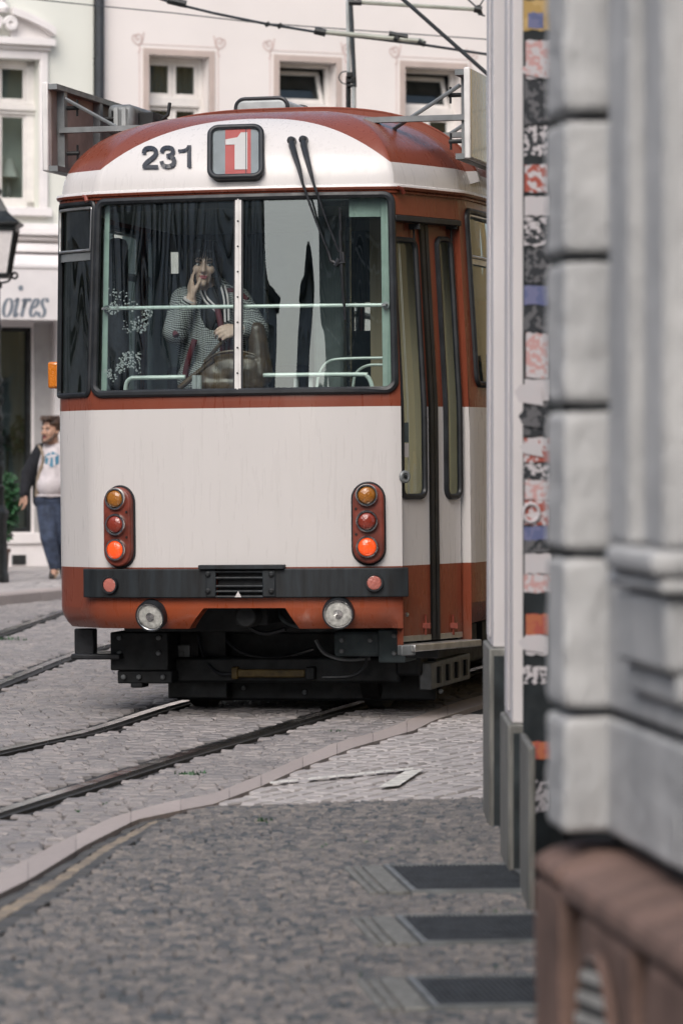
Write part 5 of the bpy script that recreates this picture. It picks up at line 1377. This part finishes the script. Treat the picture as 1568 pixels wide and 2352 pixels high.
def knit():
    t = NT('knit'); tc = t.n('TexCoord'); sx = t.n('SeparateXYZ', inp={0: tc.outputs['Object']}); x, y, z = sx.outputs
    wob = t.math('MULTIPLY', t.noise(9, tc.outputs['Object'], 2), .05)
    a = t.math('SINE', t.math('MULTIPLY', t.math('ADD', t.math('MULTIPLY_ADD', x, .22, z), wob), 560))
    b = t.math('SINE', t.math('MULTIPLY', t.math('ADD', x, wob), 700))
    f = t.math('GREATER_THAN', t.math('MULTIPLY_ADD', b, .8, a), .1)
    return t.end(t.bsdf(t.mix(f, (.035, .038, .045), (.42, .44, .435)), .9))
knit()
def sph(mb, c, r, M=None, n=12):
    r = (r, r, r) if not isinstance(r, (tuple, list)) else r
    vs, fs = [], []; k = n // 2
    c = Vector(c)
    for i in range(1, k):
        a = math.pi * i / k
        for j in range(n):
            b = 2 * math.pi * j / n; v = Vector((math.sin(a) * math.cos(b) * r[0], math.sin(a) * math.sin(b) * r[1], math.cos(a) * r[2])); vs.append(v)
    vs += [Vector((0, 0, r[2])), Vector((0, 0, -r[2]))]
    for i in range(k - 2):
        for j in range(n): j2 = (j + 1) % n; fs.append((i * n + j, (i + 1) * n + j, (i + 1) * n + j2, i * n + j2))
    t_, b_ = len(vs) - 2, len(vs) - 1
    for j in range(n): j2 = (j + 1) % n; fs.append((t_, j, j2)); fs.append((b_, (k - 2) * n + j2, (k - 2) * n + j))
    vs = [c + v for v in vs]
    if M is not None: vs = [M @ v for v in vs]
    mb.add(vs, fs)
def cap(mb, p0, p1, r0, r1, M=None, flat=1.0):
    """closed tapered capsule"""
    p0, p1 = Vector(p0), Vector(p1); d = (p1 - p0)
    if d.length < 1e-6: return sph(mb, p0, r0, M)
    e = d.normalized(); P, rs = [], []
    for k in range(5): a = R(90) * k / 4.6; P.append(p0 - e * r0 * math.cos(a)); rs.append(max(.0006, r0 * math.sin(a)))
    for k in range(4, -1, -1): a = R(90) * k / 4.6; P.append(p1 + e * r1 * math.cos(a)); rs.append(max(.0006, r1 * math.sin(a)))
    t = MB(); t.tube(P, rs, 12)
    vs = [Vector(v) for v in t.v]
    if M is not None: vs = [M @ v for v in vs]
    mb.add(vs, t.f)
def chain(mb, pts, M=None):
    for (a, ra), (b, rb) in zip(pts, pts[1:]): cap(mb, a, b, ra, rb, M)
def fuse(name, mb, voxel, mats, parent, smooth_it=4, assign=None):
    """union of the pieces as one continuous skin"""
    me = bpy.data.meshes.new(name); me.from_pydata(mb.v, [], mb.f); o = bpy.data.objects.new(name, me); COL.objects.link(o)
    bm = bmesh.new(); bm.from_mesh(me); bmesh.ops.recalc_face_normals(bm, faces=bm.faces); bm.to_mesh(me); bm.free()
    r = o.modifiers.new('r', 'REMESH'); r.mode = 'VOXEL'; r.voxel_size = voxel; r.use_smooth_shade = True
    s = o.modifiers.new('s', 'SMOOTH'); s.iterations = smooth_it; s.factor = .5
    dg = bpy.context.evaluated_depsgraph_get(); m2 = bpy.data.meshes.new_from_object(o.evaluated_get(dg))
    o.modifiers.clear(); o.data = m2; bpy.data.meshes.remove(me); m2.name = name
    m2.materials.clear()
    for q in ([mats] if isinstance(mats, str) else mats): m2.materials.append(MATS[q])
    m2.polygons.foreach_set('use_smooth', [True] * len(m2.polygons))
    if assign:
        for p in m2.polygons: p.material_index = assign(p.center)
    else: m2.polygons.foreach_set('material_index', [0] * len(m2.polygons))
    o.parent = parent; return o
def head_parts(mb, M, jaw=1.0):
    sph(mb, (0, .015, .04), (.073, .093, .083), M, 16); sph(mb, (0, -.032, -.03), (.060 * jaw, .060, .085), M, 16); sph(mb, (0, -.045, -.085), (.046 * jaw, .042, .034), M)
    cap(mb, (0, -.092, .008), (0, -.113, -.032), .009, .0135, M)
    for s in (-1, 1):
        sph(mb, (s * .0125, -.102, -.036), .0085, M); sph(mb, (s * .036, -.066, -.026), .027, M); sph(mb, (s * .075, .012, -.012), (.011, .020, .031), M)
    cap(mb, (-.036, -.078, .024), (.036, -.078, .024), .015, .015, M); sph(mb, (0, -.082, -.104), .021, M)
    cap(mb, (-.018, -.089, -.064), (.018, -.089, -.064), .008, .008, M); cap(mb, (-.014, -.087, -.075), (.014, -.087, -.075), .009, .009, M)
def face_bits(parent, M, lipc='lip', brow='hair_black'):
    for s in (-1, 1):
        m = MB(); sph(m, (s * .030, -.0835, .000), (.0135, .009, .0075), M, 14); e = m.build('eye', 'eye_white', parent, smooth=True)
        m = MB(); sph(m, (s * .030 + .002, -.0905, .000), (.0055, .003, .0058), M, 12); m.build('iris', 'iris', e, smooth=True)
        m = MB(); m.tube([M @ Vector((s * .014, -.095, .021)), M @ Vector((s * .032, -.096, .027)), M @ Vector((s * .050, -.082, .021))], [.004, .0045, .002], 6); m.build('eyebrow', brow, parent, smooth=True)
        m = MB(); m.tube([M @ Vector((s * .016, -.089, .005)), M @ Vector((s * .030, -.0945, .0095)), M @ Vector((s * .045, -.082, .004))], .0022, 6); m.build('eyelid', brow, parent, smooth=True)
    m = MB(); cap(m, (-.020, -.094, -.064), (.020, -.094, -.064), .0045, .0045, M); cap(m, (-.008, -.0985, -.063), (.008, -.0985, -.063), .005, .005, M); cap(m, (-.014, -.095, -.074), (.014, -.095, -.074), .0062, .0062, M); fuse('lips', m, .0022, lipc, parent, 2)
def hand_parts(mb, M, side=1, curls=(35, 40, 45, 50), spread=5, thumb=20):
    """wrist at the origin, fingers along +y, palm facing -z; side=+1 puts the thumb at -x"""
    cap(mb, (0, -.03, 0), (0, .01, 0), .026, .026, M)
    xs = [-.030, -.010, .011, .030]; ln = [.068, .078, .072, .056]; yb = [.085, .089, .085, .078]
    for i in range(4):
        x = xs[i] * side; cap(mb, (x * .55, .0, 0), (x, yb[i] - .008, 0), .017, .0125, M)
        p = Vector((x, yb[i], 0)); sp = R(-(i - 1.5) * spread * side * -1) ; ang = 0
        for k, f in enumerate((.46, .30, .24)):
            ang += R(curls[i]) * (.7 if k == 0 else 1.0 if k == 1 else .6)
            d = Vector((math.sin(sp) * math.cos(ang), math.cos(sp) * math.cos(ang), -math.sin(ang))); q = p + d * ln[i] * f
            cap(mb, p, q, .0092 - .0008 * k, .0086 - .0010 * k, M); p = q
    a = Vector((-.020 * side, .015, -.004)); b = a + Vector((-.026 * side, .030, -.012)); c = b + Vector((-.010 * side, .030, -.008 - .001 * thumb)); e = c + Vector((.004 * side, .022, -.006))
    cap(mb, a, b, .017, .013, M); cap(mb, b, c, .012, .0105, M); cap(mb, c, e, .010, .0085, M)
def frame3(o, yv, zv):
    y = Vector(yv).normalized(); z = Vector(zv); z = (z - y * z.dot(y)).normalized(); x = y.cross(z); M = Matrix.Identity(4)
    for i in range(3): M[i][0], M[i][1], M[i][2], M[i][3] = x[i], y[i], z[i], o[i]
    return M

# ---------------- woman at the rear window, on the phone
oa, ob_, oz = T(482, 1100, .58)[0], .58, .9
wl = to_world(oa, ob_, oz)
woman = thing('person', 'woman in a knit jacket with maroon panels, phoning behind the tram rear window', 'person', tuple(wl), (0, ROLL, -TH))
def P(px, py, b): v = T(px, py, b); return Vector((v.x - oa, v.y - ob_, v.z - oz))
hc = P(470, 608, .50); HM = Matrix.Translation(hc) @ Matrix.Rotation(R(13), 4, 'Z') @ Matrix.Rotation(R(4), 4, 'Y') @ Matrix.Rotation(R(3), 4, 'X') @ Matrix.Scale(.98, 4)
b = MB(); head_parts(b, HM, .95)
neck = P(477, 668, .555); cap(b, hc + Vector((.0, .02, -.05)), neck + Vector((0, .01, -.04)), .054, .056)
shR, elR, wrR = P(424, 692, .57), P(404, 762, .46), P(440, 684, .42)
shL, elL, wrL = P(545, 690, .58), P(588, 758, .50), P(548, 757, .38)
hip = P(490, 880, .60)
HR = frame3(wrR, P(437, 622, .44) - wrR, (-.85, -.5, 0)); hand_parts(b, HR, -1, (12, 20, 26, 32), 5, 8)
HL = frame3(wrL, P(524, 762, .35) - wrL, (-.15, -1, .35)); hand_parts(b, HL, -1, (40, 46, 52, 58), 4, 10)
chain(b, [(shR, .05), (elR, .042), (wrR, .027)]); chain(b, [(shL, .05), (elL, .042), (wrL, .027)])
cap(b, neck + Vector((0, .03, -.10)), hip + Vector((0, .03, 0)), .075, .09); cap(b, shR, shL, .045, .045)
for s in (-1, 1): chain(b, [(hip + Vector((s * .09, 0, -.05)), .085), (Vector((hip.x + s * .1, .0, .45)), .055), (Vector((hip.x + s * .1, .02, .07)), .04)]); cap(b, Vector((hip.x + s * .1, .03, .035)), Vector((hip.x + s * .11, -.12, .03)), .035, .03)
fuse('body', b, .0048, 'skin_pale', woman, 3)
face_bits(woman, HM)
h = MB()
sph(h, (0, .028, .052), (.083, .098, .084), HM, 16)
for i in range(44):       # bob with a fringe
    a = R(-200 + 220 * i / 43); x, y = .084 * math.cos(a), .035 - .088 * math.sin(a) * -1
    a2 = math.radians(20 + 320 * i / 43); cx_, cy_ = math.sin(a2), -math.cos(a2)
    f = max(0, -cy_); ln = -.10 - rnd.uniform(0, .03) if f < .72 else .03
    p0 = (cx_ * .05, .03 + cy_ * .06, .12); p1 = (cx_ * .086, .018 + cy_ * .098, .05); p2 = (cx_ * .088, .018 + cy_ * .095, ln)
    if f > .55: p1 = (cx_ * .078, .008 + cy_ * .092, .075); p2 = (cx_ * .078, .006 + cy_ * .092, .045 if f > .8 else -.06)
    chain(h, [(p0, .02), (p1, .017), (p2, .010)], HM)
fuse('hair', h, .005, 'hair_black', woman, 2)
for i in range(9):
    x = -.05 + .1 * i / 8; m = MB(); m.tube([HM @ Vector((x * .7, -.075, .085)), HM @ Vector((x, -.098, .05)), HM @ Vector((x * 1.05 - .008, -.099, .018 + rnd.uniform(-.012, .015)))], [.005, .004, .0012], 6); m.build('hair_strand', 'hair_black', woman, smooth=True)
j = MB(); up_t = neck + Vector((0, .03, -.09))
sph(j, (up_t + hip) / 2 + Vector((0, 0, .06)), (.205, .12, .33), None, 18); cap(j, hip + Vector((-.05, 0, .02)), hip + Vector((.05, 0, .02)), .15, .15)
cap(j, shR + Vector((.02, 0, 0)), shL + Vector((-.02, 0, 0)), .078, .078); chain(j, [(shR, .082), (elR, .074), (elR + (wrR - elR) * .72, .052)]); chain(j, [(shL, .080), (elL, .072), (elL + (wrL - elL) * .70, .050)])
jk = fuse('jacket', j, .009, 'knit', woman, 5)
def cuff(p, q, r, name='cuff'):
    d = (q - p)
    for k, mt in enumerate(('maroon', 'hoodie', 'black_cloth', 'hoodie')):
        m = MB(); m.tube([p + d * (.25 * k), p + d * (.25 * k + .2)], r, 16); m.build(name, mt, jk, smooth=True)
cuff(elR + (wrR - elR) * .70, elR + (wrR - elR) * .97, .040); cuff(elL + (wrL - elL) * .72, elL + (wrL - elL) * .95, .038)
def strap(name, pts, w_, mt, par, th=.012, k=5):
    m = MB(); m.tube(smooth_path(pts, k), w_, 8); o = m.build(name, mt, par, smooth=True); return o
fy = .435
for q in ([P(497, 700, .43), P(507, 745, .425), P(512, 800, .43), P(508, 850, .44)], [P(520, 745, .43), P(528, 790, .43), P(530, 850, .45)], [P(420, 672, .53), P(405, 700, .49), P(399, 745, .43), P(405, 772, .39)], [P(520, 668, .53), P(545, 672, .53), P(568, 690, .52)], [P(448, 780, .44), P(432, 830, .45), P(424, 870, .46)]):
    strap('jacket_panel', q, .017, 'maroon', jk)
for s, q in ((-1, [P(460, 668, .50), P(470, 690, .46), P(488, 708, .435), P(497, 716, .43)]), (1, [P(508, 660, .51), P(514, 685, .47), P(516, 712, .44), P(517, 740, .43)])):
    for k, mt in ((0, 'hoodie'), (1, 'black_cloth'), (2, 'hoodie')): strap('collar_rib', [v + Vector((k * .010, .004, .004 * k)) for v in q], .0062, mt, jk)
t_ = MB(); sph(t_, P(492, 715, .52), (.085, .07, .14), None, 14); t_.build('top', 'black_cloth', woman, smooth=True)
t_ = MB(); 
for s in (-1, 1): chain(t_, [(hip + Vector((s * .09, 0, -.04)), .105), (Vector((hip.x + s * .1, .0, .45)), .075), (Vector((hip.x + s * .1, .02, .10)), .06)])
fuse('trousers', t_, .012, 'black_cloth', woman, 3)
# the phone and the bag she holds
ph = thing('phone', 'black phone held to the ear of the woman in the tram', 'phone', tuple(wl), (0, ROLL, -TH))
pc_ = P(450, 626, .47); rot = Matrix.Rotation(R(12), 3, 'Z') @ Matrix.Rotation(R(-16), 3, 'Y')
m = MB(); m.box(pc_, (.010, .070, .145), 0, rot); m.build('phone_body', 'black_plastic', ph, bevel=.004)
bag = thing('handbag', 'brown leather shoulder bag in front of the woman in the tram', 'bag', tuple(wl), (0, ROLL, -TH))
m = MB()
b0 = [P(x, y, .40) for x, y in ((452, 900), (606, 900), (602, 826), (575, 796), (505, 800), (470, 820))]
sph(m, P(528, 855, .40), (.175, .065, .105), None, 18); sph(m, P(500, 866, .39), (.12, .06, .09), None, 14); sph(m, P(570, 862, .40), (.095, .065, .13), None, 14); cap(m, P(478, 884, .38), P(585, 884, .40), .06, .06)
cap(m, P(590, 760, .44), P(600, 860, .42), .05, .07)
fuse('bag_body', m, .008, 'leather', bag, 6)
for q, r in (([P(470, 832, .345), P(500, 812, .335), P(545, 806, .335), P(585, 815, .345)], .007), ([P(470, 832, .37), P(497, 800, .36), P(520, 775, .37), P(526, 764, .36)], .011), ([P(412, 892, .36), P(440, 868, .36), P(470, 845, .36), P(490, 825, .35)], .016)):
    m = MB(); m.tube(smooth_path(q, 5), r, 8); m.build('strap', 'leather', bag, smooth=True)

# ---------------- man walking along the far pavement
MD = 41.1; mo = G(125, 1330, .1); mo = Vector((mo.x, MD, .1))
man = thing('person', 'bearded man in a white hoodie and open dark jacket walking past the shop', 'person', tuple(mo))
def Q(px, py, dy=0.0): return W(px, py, MD + dy) - mo
hc = Q(118, 988, -.02); HM = Matrix.Translation(hc) @ Matrix.Rotation(R(-38), 4, 'Z') @ Matrix.Scale(1.12, 4)
b = MB(); head_parts(b, HM, 1.14)
nk = Q(123, 1026, .04); cap(b, hc + Vector((.01, .03, -.06)), nk + Vector((0, .0, -.03)), .066, .07)
shR, elR, wrR = Q(92, 1040, .03), Q(66, 1088, .05), Q(56, 1137, -.05)
shL, elL, wrL = Q(152, 1038, .02), Q(170, 1090, .1), Q(168, 1135, -.02)
H_ = frame3(wrR, Q(61, 1170, -.09) - wrR, (.8, .5, -.15)); hand_parts(b, H_ @ Matrix.Scale(1.08, 4), 1, (24, 26, 28, 30), 4, 5)
H2 = frame3(wrL, Q(166, 1165, -.06) - wrL, (-.8, .5, -.15)); hand_parts(b, H2, -1, (24, 26, 28, 30), 4, 5)
chain(b, [(shR, .06), (elR, .048), (wrR, .033)]); chain(b, [(shL, .06), (elL, .048), (wrL, .033)]); cap(b, shR, shL, .065, .065)
ch, be, hp = Q(121, 1060, .03), Q(118, 1112, -.0), Q(119, 1152, .03)
cap(b, ch, be, .11, .12); cap(b, be, hp, .12, .09)
lR = [(Q(107, 1160, .03), .09), (Q(112, 1236, -.08), .062), (Q(126, 1298, -.02), .045)]; lL = [(Q(132, 1160, .03), .09), (Q(137, 1238, .1), .062), (Q(146, 1296, .3), .045)]
chain(b, lR); chain(b, lL); cap(b, Q(126, 1306, 0), Q(122, 1323, -.1), .04, .035); cap(b, Q(147, 1306, .3), Q(148, 1320, .2), .04, .035)
fuse('body', b, .0075, 'skin_tan', man, 3)
face_bits(man, HM, 'lip', 'hair_brown')
h = MB(); sph(h, (0, .032, .055), (.078, .090, .078), HM, 16)
for i in range(30):
    a = math.radians(35 + 290 * i / 29); cx_, cy_ = math.sin(a), -math.cos(a); chain(h, [((cx_ * .05, .03 + cy_ * .05, .12), .022), ((cx_ * .078, .02 + cy_ * .088, .065), .018), ((cx_ * .076, .022 + cy_ * .082, -.005 if cy_ > -.4 else .045), .010)], HM)
for k in range(16):
    x = -.056 + .112 * (k % 8) / 7 + rnd.uniform(-.005, .005); y0 = .03 if k < 8 else -.02; e = rnd.uniform(-.012, .012); chain(h, [((x * .8, y0, .118), .014), ((x * 1.0 + .006, y0 - .055, .118 + e), .014), ((x * 1.05 + .016, y0 - .085 - (.02 if k < 8 else 0), .095 + e), .006)], HM)
fuse('hair', h, .0055, 'hair_brown', man, 1)
h = MB(); chain(h, [((-.066, -.015, -.03), .010), ((-.058, -.045, -.075), .018), ((-.03, -.075, -.108), .018), ((0, -.088, -.115), .018), ((.03, -.075, -.108), .018), ((.058, -.045, -.075), .018), ((.066, -.015, -.03), .010)], HM); chain(h, [((-.030, -.090, -.062), .006), ((0, -.104, -.050), .009), ((.030, -.090, -.062), .006)], HM)
fuse('beard', h, .006, 'hair_brown', man, 2)
j = MB(); cap(j, ch + Vector((0, -.01, .03)), be + Vector((0, -.03, .0)), .150, .162); cap(j, be + Vector((0, -.03, 0)), hp + Vector((0, -.01, .20)), .162, .156); cap(j, shR + Vector((.08, -.01, .02)), shL + Vector((-.08, -.01, .02)), .085, .085)
chain(j, [(nk + Vector((-.08, .03, .01)), .035), (nk + Vector((-.03, -.06, -.02)), .03), (nk + Vector((.03, -.06, -.02)), .03), (nk + Vector((.08, .03, .01)), .035), (nk + Vector((.0, .09, .02)), .05), (nk + Vector((-.08, .03, .01)), .035)])
hd = fuse('hoodie', j, .012, 'hoodie', man, 5)
m = MB(); m.tube([hp + Vector((.160 * math.cos(R(a)), -.01 + .155 * math.sin(R(a)), .065)) for a in range(0, 360, 15)], .014, 6, closed=True); m.build('hem', 'hoodie', hd, smooth=True)
j = MB(); chain(j, [(shR + Vector((.02, .01, .01)), .098), (elR, .082), (elR + (wrR - elR) * .92, .056)]); chain(j, [(shL + Vector((-.02, .01, .01)), .098), (elL, .082), (elL + (wrL - elL) * .92, .056)])
chain(j, [(shR + Vector((.05, .06, 0)), .10), (Q(93, 1100, .09), .09), (Q(91, 1150, .10), .075)]); chain(j, [(shL + Vector((-.05, .06, 0)), .10), (Q(150, 1100, .09), .09), (Q(150, 1150, .10), .075)]); cap(j, ch + Vector((0, .08, 0)), hp + Vector((0, .09, 0)), .12, .12)
jk = fuse('jacket', j, .011, 'black_cloth', man, 4)
for q in ([Q(96, 1032, -.085), Q(99, 1050, -.13), Q(96, 1072, -.11), Q(90, 1100, -.08), Q(86, 1140, -.03)],): m = MB(); m.tube(smooth_path(q, 5), [.012] * 5 + [.014] * 5 + [.026] * 5 + [.028] * 5 + [.028], 8); m.build('jacket_facing', 'beige_cloth', jk, smooth=True)
m = MB(); m.tube(smooth_path([Q(90, 1024, -.03), Q(96, 1034, -.10), Q(100, 1052, -.14)], 5), .014, 8); m.build('jacket_piping', 'beige_cloth', jk, smooth=True)
m = MB(); chain(m, [(Q(107, 1160, .03), .118), (lR[1][0], .092), (lR[2][0] + Vector((0, 0, .0)), .068)]); chain(m, [(Q(132, 1160, .03), .118), (lL[1][0], .092), (lL[2][0], .068)]); cap(m, Q(107, 1146, .02), Q(131, 1146, .02), .125, .125)
cap(m, Q(119, 1150, .02), Q(119, 1168, .03), .12, .08); fuse('jeans', m, .011, 'jeans', man, 4)
for (p, q, s) in ((Q(126, 1308, .02), Q(121, 1325, -.10), 1), (Q(147, 1308, .3), Q(148, 1320, .18), 1)):
    m = MB(); cap(m, p, q, .05, .042); cap(m, p + Vector((0, 0, .02)), p + Vector((0, .01, .05)), .05, .05); sh = fuse('shoe', m, .008, 'shoe', man, 3)
    m = MB(); m.tube([p + Vector((.035, -.03, .03)), (p + q) / 2 + Vector((.052, -.02, .0)), q + Vector((.03, -.035, -.01))], .010, 6); m.build('shoe_rim', 'sole', sh, smooth=True)
# blue hexagon print with a white letter mark on the chest
from mathutils.bvhtree import BVHTree
HB = BVHTree.FromPolygons([v.co for v in hd.data.vertices], [tuple(p.vertices) for p in hd.data.polygons])
def chest(px, py):
    v = Q(px, py, -.15); h_ = HB.ray_cast(Vector((v.x, -1.5, v.z)), Vector((0, 1, 0)))[0]; return h_ if h_ is not None else v
cxl, cyl, rr = 119.5, 1055, 19
hexp = [(cxl + rr * .95 * math.cos(R(90 + 60 * k)), cyl - rr * math.sin(R(90 + 60 * k))) for k in range(6)]
def sub(poly, n=6):
    m = MB(); c = (sum(p[0] for p in poly) / len(poly), sum(p[1] for p in poly) / len(poly))
    for a, b_ in zip(poly, poly[1:] + poly[:1]):
        m.grid(lambda u, v: chest(c[0] + ((a[0] + (b_[0] - a[0]) * u) - c[0]) * v, c[1] + ((a[1] + (b_[1] - a[1]) * u) - c[1]) * v) + Vector((0, off_, 0)), n, n)
    return m
off_ = -.006; sub(hexp).build('chest_print', 'logo_blue', hd)
off_ = -.012
m = MB()
for poly in ([(107, 1047), (131, 1043), (131, 1048), (107, 1052)], [(113, 1050), (117, 1049), (115, 1066), (110, 1066)], [(122, 1049), (126, 1048), (128, 1070), (123, 1071)], [(110, 1064), (118, 1074), (116, 1076), (108, 1067)], [(116, 1036), (119, 1036), (118, 1046), (115, 1046)]):
    q = sub(poly, 2); m.add(q.v, q.f)
m.build('print_letter', 'hoodie', hd)
# ================================================================== LIGHT
wd_ = bpy.data.worlds.new('World'); sc.world = wd_; wd_.use_nodes = True
nt = wd_.node_tree; nt.nodes.clear()
sky = nt.nodes.new('ShaderNodeTexSky'); sky.sky_type = 'NISHITA'; sky.sun_disc = False
EL, AZ = R(45), R(195)
sky.sun_elevation = EL; sky.sun_rotation = AZ; sky.air_density = 1.0; sky.dust_density = 3.0; sky.ozone_density = 1.0
hs = nt.nodes.new('ShaderNodeHueSaturation'); hs.inputs['Saturation'].default_value = .72
bg = nt.nodes.new('ShaderNodeBackground'); bg.inputs[1].default_value = .15
wo = nt.nodes.new('ShaderNodeOutputWorld')
nt.links.new(sky.outputs[0], hs.inputs['Color']); nt.links.new(hs.outputs[0], bg.inputs[0]); nt.links.new(bg.outputs[0], wo.inputs[0])
sd = bpy.data.lights.new('sun', 'SUN'); sd.energy = 1.3; sd.angle = R(40); sd.color = (1, .94, .885)
so = bpy.data.objects.new('sun', sd); COL.objects.link(so)
dv = Vector((math.sin(AZ) * math.cos(EL), math.cos(AZ) * math.cos(EL), math.sin(EL)))
so.rotation_euler = dv.to_track_quat('Z', 'Y').to_euler()
sc.view_settings.view_transform = 'Standard'; sc.view_settings.look = 'None'; sc.view_settings.gamma = 1
sc.view_settings.exposure = .50
sc.cycles.max_bounces = 8; sc.cycles.transparent_max_bounces = 12; sc.cycles.glossy_bounces = 4
sc.cycles.use_denoising = True
sc.cycles.caustics_reflective = False; sc.cycles.caustics_refractive = False
